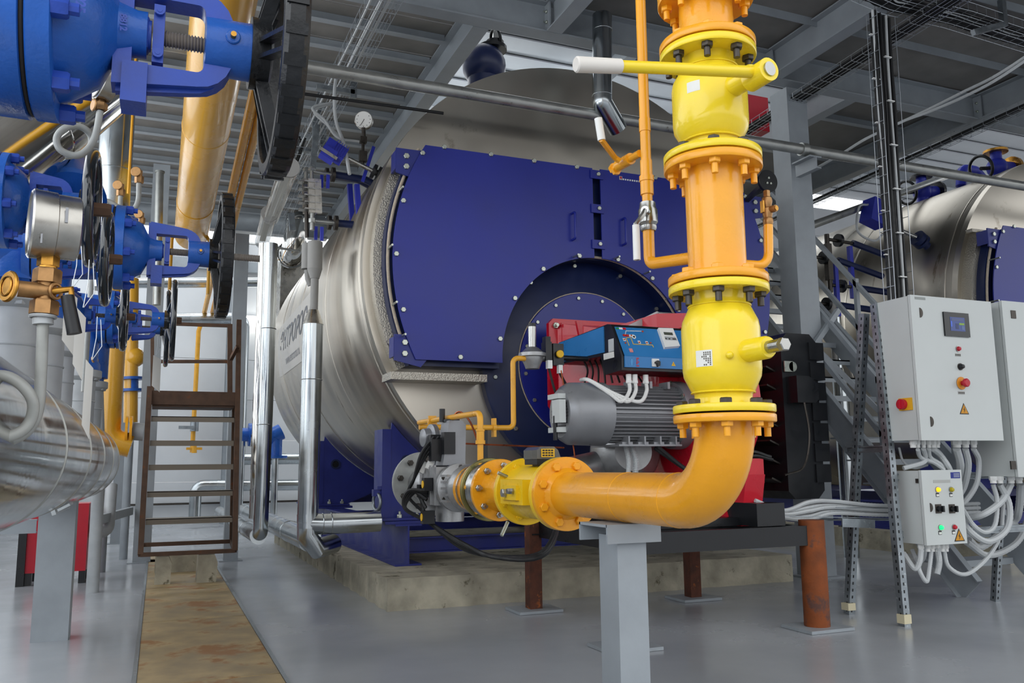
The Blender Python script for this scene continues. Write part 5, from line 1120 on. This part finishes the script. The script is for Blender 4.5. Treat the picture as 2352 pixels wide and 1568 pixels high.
def warn(par,px,py,s,y):
    q=onfront(px,py,y); t=part(par,'warning_triangle',B().prism([(-s,-s*.75),(s,-s*.75),(0,s)],q+V((0,-.002,0)),X_,Z_,(0,.002,0)),'black')
    part(t,'yellow_field',B().prism([(-s*.8,-s*.62),(s*.8,-s*.62),(0,s*.76)],q+V((0,-.003,0)),X_,Z_,(0,.001,0)),solid('warn_amber','c98a18'))
    part(t,'bolt_mark',B().prism([(-.06*s,-.5*s),(.22*s,-.0*s),(.02*s,-.02*s),(.12*s,.42*s),(-.2*s,-.08*s),(.02*s,-.06*s)],q+V((0,-.004,0)),X_,Z_,(0,.001,0)),'black')
warn(d1,2214,940,.045,YF)
for px,py in ((2114,718),(2139,968)):
    q=onfront(px,py,YF); part(d1,'door_lock',B().prism([(-.008,-.035)]+[( .028*math.cos(a)-.008,.035*math.sin(a)) for a in [PI*(-.5+i/10) for i in range(1,10)]]+[(-.008,.035)],q+V((0,-.004,0)),X_,Z_,(0,.004,0)),'dsteel')
q=onfront(2113,685,YF); part(d1,'top_plate',B().box(q,(.10,.003,.018)),solid('plate_grey2','8f9492'))
# rotary main switch on the left side
q=at(2080,928,X=4.785); ms=part(c1,'switch_plate',B().box(q,(.012,.11,.085)),solid('sw_yellow','e0a81c')); part(ms,'rotary_knob',B().cyl(q+V((-.004,.015,0)),q+V((-.035,.015,0)),.036,n=24).box(q+V((-.04,.015,0)),(.02,.014,.06)),'redd')
c2,d2=cabinet('wide_cabinet',5.69,6.6,4.3,4.62,.99,2.275,'second grey cabinet cut off by the right edge of view')
for py in (722,1068): q=onfront(2327,py,4.3); part(d2,'hinge',B().box(q,(.05,.01,.06)),'dsteel')
YS=4.4
c3,d3=cabinet('small_cabinet',4.868,5.25,YS,4.62,.54,1.047,'small grey cabinet with four indicator lamps below the large one')
lamp(d3,2153,1124,solid('lamp_amber','ffb010',.3,emit='ffae10',es=1.6),.017,yy=YS); lamp(d3,2184,1124,solid('lamp_yellow','b0a010'),.017,yy=YS)
lamp(d3,2160,1211,solid('lamp_green','10d060',.3,emit='15e070',es=1.8),.017,yy=YS); lamp(d3,2191,1210,'redd',.017,yy=YS)
for px,py in ((2153,1136),(2184,1136),(2159,1223),(2190,1222)): q=onfront(px,py,YS); tg=part(d3,'tag_plate',B().box(q,(.03,.004,.026)),'black'); part(tg,'tag_label',B().box(q+V((0,-.003,-.003)),(.024,.002,.014)),'paper')
for px,py in ((2155,1168),(2186,1168)): q=onfront(px,py,YS); kb=part(d3,'selector_switch',B().box(q,(.056,.008,.062)),'dsteel'); part(kb,'knob',B().cyl(q,q+V((0,-.03,0)),.02,n=16).box(q+V((.006,-.034,0)),(.014,.02,.042)),'blackm')
q=onfront(2138,1165,YS); part(d3,'door_lock',B().prism([(-.008,-.03)]+[( .024*math.cos(a)-.008,.03*math.sin(a)) for a in [PI*(-.5+i/10) for i in range(1,10)]]+[(-.008,.03)],q+V((0,-.004,0)),X_,Z_,(0,.004,0)),'dsteel')
q=onfront(2194,1091,YS); bp_=part(d3,'blue_plate',B().box(q,(.09,.003,.042)),solid('plate_blue','1c2a80'));
for k in range(3): part(bp_,'plate_line',B().box(q+V((.01,-.002,.010-.010*k)),(.055,.001,.004)),'conduit')
q=onfront(2163,1105,YS); part(d3,'name_plate',B().box(q,(.16,.003,.02)),solid('plate_silver2','a9aba8'))
warn(d3,2203,1230,.05,YS)
q=at(2107,1104,X=4.868); part(c3,'hinge',B().box(V((4.866,YS+.04,q.z)),(.006,.02,.03)),'dsteel')
# perforated angle frame
af=thing('angle_frame','perforated galvanised angle frame carrying the grey cabinets','frame',(5.3,4.8,0))
def angle(p,q,w_=.05,sx=1,sy=1,holes=True,name='leg',u1=None):
    p=V(p);q=V(q); a=(q-p).normalized(); x=(V((sx,0,0))-a*a.x*sx).normalized(); y=(V((0,sy,0))-a*a.y*sy).normalized(); t=.003
    b=B().prism([(0,0),(w_,0),(w_,t),(t,t),(t,w_),(0,w_)],p,x,y,q-p); g=None
    if holes:
        L=(q-p).length; hb=B(); n=int(L/.05)
        for i in range(n):
            c=p+a*(.03+i*.05)
            hb.bar(c+x*.024-a*.010-y*.001,c+x*.024+a*.010-y*.001,.009,.003,up=y).bar(c+y*.024-a*.010-x*.001,c+y*.024+a*.010-x*.001,.003,.009,up=y)
        n0=len(b.f); b.add(hb.v,hb.f); g=part(af,name,b,'zinc'); me=g.data; me.materials.append(M['black'])
        for p_ in me.polygons:
            if p_.index>=n0: p_.material_index=1
    return g
fA=at(1950,1412,Z=0); fB=at(2078,1438,Z=0)
gB=angle((fB.x-.02,fB.y-.02,0),(4.775,4.60,2.25),.055,1,1)
gA=angle((fA.x,fA.y,0),(4.80,4.74,2.2),.055,1,1)
part(af,'leg_tape',B().box((fB.x+.003,fB.y+.003,.05),(.065,.065,.06)).box((fA.x+.01,fA.y+.01,.06),(.07,.07,.05)),solid('masking_tape','cfc6a8',.8))
fC=at(2287,1382,Z=0); angle((fC.x,fC.y,0),(fC.x+.02,4.63,2.2),.05,1,1)
for z in (2.1,1.32,1.0,.6): part(af,'cross_rail',B().chan((4.79,4.63,z),(6.6,4.63,z),.05,.03,-1),'zinc')
part(af,'side_rail',B().chan((4.79,4.58,1.2),(4.81,5.0,1.2),.05,.03,1),'zinc')
# glands and white conduits
gl=thing('conduit_bundle','tangle of pale corrugated conduits looping under the cabinets','conduit',(5.4,4.6,.3)); 
def gland(px,py,y,r=.022):
    q=at(px,py,Y=y); part(gl,'cable_gland',B().hexn(q+V((0,0,.02)),(0,0,-1),r*1.25,.03).cyl(q,q-V((0,0,.03)),r,n=12),'whitep'); return q-V((0,0,.02))
def con(pts,r=.016,n=70): part(gl,'conduit',B().tube(corr([V(p) for p in pts],r,n),r,8,wave=.08),'conduit')
for px,r in ((2097,.02),(2108,.014),(2121,.014),(2133,.014),(2143,.018),(2152,.018),(2197,.028),(2217,.024),(2236,.02)): gland(px,1018,4.44,r)
A=lambda px,py,y=4.5:at(px,py,Y=y)
con([A(2197,1030,4.44),A(2205,1062),A(2204,1100,4.62),A(2195,1130,4.66)],.026)
con([A(2217,1030,4.44),A(2224,1068),A(2215,1115,4.6),A(2200,1142,4.66)],.022)
con([A(2236,1030,4.44),A(2248,1058),A(2243,1110,4.55),A(2218,1150,4.62),A(2200,1160,4.66)],.018)
con([A(2108,1032,4.44),A(2115,1050),A(2145,1062),A(2168,1078,4.5)],.014)
con([A(2121,1030,4.44),A(2125,1048),A(2120,1062),A(2075,1075,4.55)],.016)
con([A(2133,1030,4.44),A(2137,1050),A(2160,1066),A(2172,1084,4.55)],.014)
con([A(2143,1030,4.44),A(2160,1045),A(2180,1075),A(2185,1100,4.65)],.02)
con([A(2065,1028,4.6),A(2075,1060,4.62),A(2100,1075,4.62),A(2130,1068,4.62)],.008)
for px in (2281,2296,2322,2340): gland(px,1100,4.45,.022)
con([A(2281,1112),A(2290,1150),A(2285,1205),A(2262,1222),A(2235,1205),A(2212,1170,4.6)],.016)
con([A(2296,1112),A(2318,1160),A(2312,1215),A(2270,1243),A(2230,1222),A(2210,1190,4.62)],.022)
con([A(2322,1110),A(2300,1150),A(2260,1180),A(2215,1192,4.65)],.024)
con([A(2345,1110,4.6),A(2340,1170,4.7),A(2325,1200,4.8),A(2255,1255,4.9),A(2225,1240,4.9)],.028)
con([A(2370,1130,4.9),A(2358,1200,4.9),A(2330,1250,4.9),A(2270,1275,4.9),A(2220,1245,4.8)],.024)
con([A(2310,1110,4.7),A(2303,1180,4.7),A(2297,1230,4.6),A(2268,1280,4.55),A(2220,1318,4.5),A(2180,1302,4.5),A(2168,1262,4.5)],.014)
con([A(2116,1256,4.5),A(2112,1290,4.5),A(2100,1305,4.52),A(2075,1270,4.6)],.018)
con([A(2140,1256,4.5),A(2135,1300,4.5),A(2128,1335,4.5),A(2112,1310,4.5),A(2108,1280,4.55)],.014)
con([A(2152,1256,4.5),A(2157,1290,4.5),A(2152,1318,4.5)],.02)
con([A(2125,1256,4.5),A(2122,1280,4.55),A(2108,1290,4.6),A(2095,1262,4.65)],.014)
for px in (2115,2130,2140,2152,2163,2172): gland(px,1256,4.5,.018)
# bundle of conduits on the low tray
tb=thing('conduit_bundle','bundle of grey corrugated conduits sagging between burner frame and cabinets','conduit',(4.7,5.0,.75))
for k in range(7):
    o=V((0,.022*(k%3),.016*k*.7-.02))
    part(tb,'conduit',B().tube(corr([at(1735,1165,Y=4.85)+o,at(1800,1182+k,Y=4.85)+o,at(1860,1186-3*k,Y=4.85)+o,at(1915,1172-k,Y=4.85)+o,at(2040,1176,Y=4.85)+o,at(2250,1170,Y=4.9)+o],.014,200),.0135,7,wave=.16),'conduit')
part(tb,'wire_tray',B().bar(at(1720,1183,Y=4.8),at(2045,1190,Y=4.8),.006,.006).bar(at(1920,1165,Y=4.8),at(2045,1167,Y=4.8),.006,.006).bar(at(1735,1193,Y=4.95),at(2045,1193,Y=4.95),.2,.006),'zinc')
part(tb,'tray_bracket',B().chan(at(1935,1200,Y=4.75),at(2010,1203,Y=4.75),.06,.04,1),'zinc')
# ================================================================ WIRE MESH TRAYS
def wiretray(path,wv,uv,w_,h_,step,lab,cables=8,cm='cable',spread=1,whites=0,r=.0028,cr=.009):
    """path: list of points; wv: width direction; uv: side-wall direction"""
    P=[V(p) for p in path]; wv=V(wv).normalized(); uv=V(uv).normalized()
    t=thing('wire_tray',lab,'cable tray',P[0],'wire mesh cable trays')
    mesh=B()
    offs=[wv*(-w_/2)+uv*h_,wv*(-w_/2)]+[wv*(-w_/2+w_*k/4) for k in (1,2,3)]+[wv*(w_/2),wv*(w_/2)+uv*h_]
    for o in offs: mesh.tube([p+o for p in P],r,5)
    L=0
    for i in range(len(P)-1):
        a,b_=P[i],P[i+1]; l=(b_-a).length; n=int(l/step)
        for k in range(n):
            c=a+(b_-a)*((k+.5)/n); mesh.tube([c+offs[0],c+offs[1],c+offs[5],c+offs[6]],r,5)
    part(t,'wire_mesh',mesh,'wire')
    rnd=random.Random(len(lab))
    for k in range(cables):
        o=wv*(-w_*.42+w_*.84*rnd.random())*spread+uv*(.012+.05*rnd.random()); pts=[]
        for i in range(len(P)-1):
            for j in range(6):
                c=P[i]+(P[i+1]-P[i])*(j/6); pts.append(c+o+wv*rnd.uniform(-.008,.008)+uv*rnd.uniform(-.004,.006))
        pts.append(P[-1]+o)
        part(t,'cable',B().tube(corr(pts,.01,len(pts)*3),cr*(.7+.7*rnd.random()),6),'conduit' if k<whites else cm)
    return t
# vertical tray down to the cabinets
TX=lambda px,py:at(px,py,Y=4.82)
vt=wiretray([TX(2010,40),TX(2055,730)],(1,.25,0),(.1,-1,0),.27,.10,.14,'vertical wire mesh tray full of black cables above the large cabinet',cables=34,whites=2,cr=.0085)
many(vt,'cable_tie',B().box((0,0,0),(.07,.02,.008)),'whitep',[TX(1990+30*(i%2)+40*i/12,90+50*i)-V((0,.07,0)) for i in range(12)])
# horizontal tray at top right
Ht=wiretray([at(1985,-20,Y=4.9),at(2060,12,Y=4.9),at(2200,45,Y=5.0),at(2420,115,Y=5.1)],(0,1,0),(0,0,1),.3,.08,.12,'overhead wire mesh tray of black cables at the top right corner',cables=18,whites=1)
part(Ht,'tray_bracket',B().bar(at(2235,75,Y=4.9),at(2310,55,Y=4.9),.04,.05).bar(at(2306,60,Y=4.9),at(2300,0,Y=4.9),.05,.05,up=(0,1,0)),'zinc')
z_=4.85; a=at(1752,290,Z=z_); b_=at(2150,30,Z=z_)
wiretray([V((a.x,a.y+.8,z_)),V((b_.x,b_.y-.3,z_))],(1,0,0),(0,0,1),.2,.06,.14,'dark overhead cable tray running away past the column',cables=14)
a=at(2080,395,Z=z_); b_=at(2352,250,Z=z_)
wiretray([V((a.x,a.y+4,z_)),V((b_.x,b_.y-.5,z_))],(1,0,0),(0,0,1),.16,.08,.15,'far overhead cable tray along the second boiler',cables=6)
# tray above left
a=at(905,-20,Z=4.8); b_=at(742,240,Z=4.8)
lt=wiretray([V((a.x-.02,a.y-.4,4.8)),V((1.42,12.5,4.8))],(1,0,0),(0,0,1),.26,.08,.16,'overhead wire mesh tray running away left of the boiler',cables=7,cm='conduit')
for k,yy in enumerate((7.9,9.6,11.3)): part(lt,'tray_bracket',B().bar((1.25,yy,4.76),(1.62,yy,4.76),.05,.045).bb((1.58,yy-.025,4.7),(1.64,yy+.025,5.15)),'zinc')
q0=at(672,455,Y=9.5)
lt2=wiretray([at(705,330,Y=9.2),at(625,545,Y=12.5)],(1,0,0),(0,0,1),.3,.08,.2,'lower wire mesh tray behind the clear tubular lamps',cables=4,cm='cable')
part(lt2,'hanger_strut',B().bar(at(735,215,Y=9.0),at(718,385,Y=9.0),.06,.06,up=(0,1,0)).bar(at(720,270,Y=9.0),at(722,400,Y=9.0),.03,.03,up=(0,1,0)).bar(at(668,490,Y=11.5),at(672,530,Y=11.5),.08,.08,up=(0,1,0)),'zinc')
# loose pair of grey cables drooping at right
for k in range(2):
    o=V((0,0,-.03*k))
    solo('drooping_cable',B().tube(corr([at(2400,100+8*k,Y=4.6),at(2290,172+10*k,Y=5.0),at(2210,212+12*k,Y=5.4),at(2130,252+6*k,Y=5.8),at(2075,278,Y=6.0),at(1990,318,Y=6.3),at(1930,355,Y=6.6),at(1850,400,Y=7.0)],.01,80),.014,7),'conduit',['upper strand of the grey cable pair drooping across the top right','lower strand of the grey cable pair drooping across the top right'][k],'cable','drooping grey cables')
# ================================================================ STAIRS
SX=6.2; sl=(1.79,-1.0)
st=thing('steel_stairs','grey steel stairs rising away between the column and the cabinets','stairs',(SX+.4,5.3,0))
g0=V((SX,5.30,.0)); d=V((0,1.6,1.79)).normalized(); top=g0+d*6.6
for x,s_ in ((SX,1),(SX+.9,-1)):
    part(st,'stringer',B().chan((x,g0.y-.12,-.06+.12),(x,top.y,top.z),.26,.06,s_),'grey')
nrm_=V((0,-d.z,d.y))
for k in range(1,22):
    z=.22*k; y=5.30+(z)*1.6/1.79
    part(st,'step',B().bb((SX+.02,y-.02,z+.02),(SX+.88,y+.22,z+.035)).bb((SX+.02,y-.02,z-.02),(SX+.88,y-.012,z+.035)),'grey')
for x in (SX,SX+.9):
    rl=B()
    for off in (.55,1.05):
        rl.bar((x,6.0,.8+off),(x,6.0+3.6,.8+off+3.6*1.79/1.6),.045,.045)
    part(st,'hand_rail',rl,'grey')
    pb_=B()
    for k in range(4):
        y=6.0+k*1.1; z=(y-5.3)*1.79/1.6; pb_.bar((x,y,z),(x,y,z+1.12),.045,.045,up=(0,1,0))
    part(st,'rail_post',pb_,'grey')
part(st,'brace',B().bar(at(1870,792,Y=6.6),at(1925,712,Y=6.6),.05,.05).bar(at(1875,798,Y=6.6),at(2060,985,Y=6.0),.045,.045),'grey')
# pipes and fittings on the second boiler
q=at(1930,880,Y=8.0); t=thing('insulated_pipe','clad upright behind the stair treads','pipe',(at(1932,1000,Y=7.6).x,7.6,.1)); part(t,'cladding',B().cyl((q.x,8.0,.0),(q.x,8.0,2.1),.09,n=24).cyl((q.x,8.0,2.1),(q.x,8.0,2.25),.09,.05,n=24).cyl((q.x,8.0,2.25),(q.x,8.0,2.6),.045,n=16).cyl((q.x,8.0,2.6),(q.x,8.0,2.9),.06,n=16),'galv')
lg2=copy_tree(lg,(0,0,0)) if False else None
q=at(2010,490,Y=7.6)
t=thing('level_transmitter','blue box with dangling cables above the stairs','sensor',q-V((0,0,.25)))
part(t,'blue_case',B().box(q,(.26,.2,.3),Matrix.Rotation(.3,3,'Y')),'lblue')
part(t,'white_cable',B().tube(corr([q+V((-.1,0,.1)),q+V((-.25,0,.05)),q+V((-.3,0,-.25)),q+V((-.05,0,-.35)),q+V((.1,0,-.25))],.01,30),.014,7).tube(corr([q+V((.1,0,.1)),q+V((.3,0,.0)),q+V((.35,0,-.25)),q+V((.25,0,-.4))],.01,30),.014,7),'conduit')
e=at(2105,545,Y=7.4); part(t,'neck',B().cyl(q+V((.1,0,-.1)),e,.025,n=12),'steel'); part(t,'mount_flange',B().cyl(e,e+V((.05,0,-.03)),.1,n=18).cyl(e+V((.07,0,-.04)),e+V((.1,0,-.06)),.1,n=18).cyl(e,e+V((.35,0,-.2)),.05),'navy')
t=thing('level_gauge','dark level gauge pipework on the second boiler behind the stairs','gauge',at(1905,600,Y=7.8))
for k,(px,py) in enumerate(((1900,560),(1865,600))):
    a=at(px,py,Y=7.8); b_=a-V((0,0,.45)); part(t,'gauge_column',B().bar(a,b_,.07,.07,up=(1,0,0)),'dsteel')
    part(t,'cock',B().cyl(a,a+V((0,0,.12)),.03,n=10).cyl(b_,b_-V((0,0,.15)),.03,n=10).cyl(a+V((0,0,.06)),a+V((.5,0,.04)),.02,n=10).cyl(b_-V((0,0,.06)),b_+V((.4,0,-.06)),.02,n=10),'dsteel')
    part(t,'flange',B().cyl(a+V((.16,0,.06)),a+V((.2,0,.06)),.08,n=16).cyl(b_+V((.16,0,-.06)),b_+V((.2,0,-.06)),.08,n=16),'black')
    part(t,'black_pipe',B().tube([a+V((.4,0,.05)),a+V((1.1,0,-.1))],.04,8).tube([b_+V((.4,0,-.06)),b_+V((1.2,0,-.1))],.04,8),'navy')
    part(t,'blue_bar',B().bar(a+V((.35,0,0)),b_+V((.35,0,-.2)),.05,.05,up=(0,1,0)),'lblue'); part(t,'drain_pipe',B().cyl(b_-V((0,0,.25)),b_-V((0,0,.7)),.06,n=14).cyl(b_-V((0,0,.7)),b_-V((0,0,1.0)),.035,n=12),'duct')
for i,(px,py,yy,l_) in enumerate(((2118,440,8.5,'small blue valve with black flange on top of the second boiler'),(2290,385,7.4,'blue valve with round brass cap on the second boiler'),(2235,400,7.9,'curved blue pipe fitting on top of the second boiler'))):
    q=at(px,py,Y=yy); t=thing('blue_globe_valve',l_,'valve',q-V((0,0,.15)),)
    if i==2: part(t,'valve_body',B().tube([q+V((-.25,0,-.2)),q+V((-.2,0,.05)),q+V((.05,0,.05)),q+V((.35,0,-.2))],.07,12,bend=.1),'lblue')
    else:
        part(t,'valve_body',B().sph(q,.13,16).cyl(q-V((0,0,.3)),q,.08,n=14).cyl(q,q+V((0,0,.2)),.07,n=14).cyl(q+V((.0,0,0)),q+V((.25,0,.02)),.09,n=14),'lblue')
        part(t,'valve_flange',B().cyl(q+V((.25,0,.02)),q+V((.3,0,.02)),.16,n=18).cyl(q+V((0,0,.2)),q+V((0,0,.23)),.15,n=18),'black' if i==0 else 'brass')
        part(t,'hand_wheel',B().torus(q+V((-.3,0,-.05)),(1,0,.3),.16,.02,30,8).cyl(q,q+V((-.3,0,-.05)),.025,n=8),'blackm')
solo('dark_pipe',B().cyl(at(1830,530,Y=7.3),at(2200,395,Y=8.6),.045,n=14),'pipeg','dark pipe sloping across the top of the second boiler','pipe')
# ================================================================ SPLIT LOOSE PIECES OF PARTS INTO PARTS OF THEIR OWN
SKIP={'wire_mesh','cooling_fins','slots','fan_grille','label_lines','plate_marks','scale_marks','scale_mark','casting_ribs','cover_rivets','cast_number','cast_letters','maker_lettering','maker_name','web_address','label_print','plate_text','window_frame','lead_bundle','door_drum','fins','case_slots','wire_loop','spokes'}
def islands(me):
    n=len(me.vertices); par=list(range(n))
    def fd(x):
        while par[x]!=x: par[x]=par[par[x]]; x=par[x]
        return x
    for e in me.edges:
        a,b=fd(e.vertices[0]),fd(e.vertices[1])
        if a!=b: par[a]=b
    g={}
    for v in me.vertices: g.setdefault(fd(v.index),[]).append(v.index)
    L=[]
    for vs in g.values():
        P=[me.vertices[i].co for i in vs]
        L.append([set(vs),[min(p[k] for p in P)-.006 for k in range(3)],[max(p[k] for p in P)+.006 for k in range(3)]])
    ch=True
    while ch:
        ch=False
        for i in range(len(L)):
            for j in range(i+1,len(L)):
                if all(L[i][1][k]<=L[j][2][k] and L[j][1][k]<=L[i][2][k] for k in range(3)):
                    L[i][0]|=L[j][0]; L[i][1]=[min(L[i][1][k],L[j][1][k]) for k in range(3)]; L[i][2]=[max(L[i][2][k],L[j][2][k]) for k in range(3)]
                    L.pop(j); ch=True; break
            if ch: break
    return [x[0] for x in L]
def submesh(me,keep,name):
    idx={v:i for i,v in enumerate(sorted(keep))}; m2=bpy.data.meshes.new(name)
    m2.from_pydata([tuple(me.vertices[v].co) for v in idx],[],[[idx[v] for v in p.vertices] for p in me.polygons if p.vertices[0] in keep])
    m2.polygons.foreach_set('use_smooth',[True]*len(m2.polygons)); m2.set_sharp_from_angle(angle=math.radians(38))
    for m in me.materials: m2.materials.append(m)
    return m2
done={}
for o in [o for o in bpy.data.objects if o.type=='MESH' and o.parent]:
    nm=o.name.split('.')[0]
    if nm in SKIP or len(o.data.materials)>1 or len(o.data.vertices)>20000: continue
    me=o.data
    if me.name not in done:
        L=islands(me); done[me.name]=[submesh(me,k,nm) for k in L] if 1<len(L)<=60 else None
    S=done[me.name]
    if S:
        o.data=S[0]
        for m2 in S[1:]:
            c=o.copy(); c.data=m2; link(c)
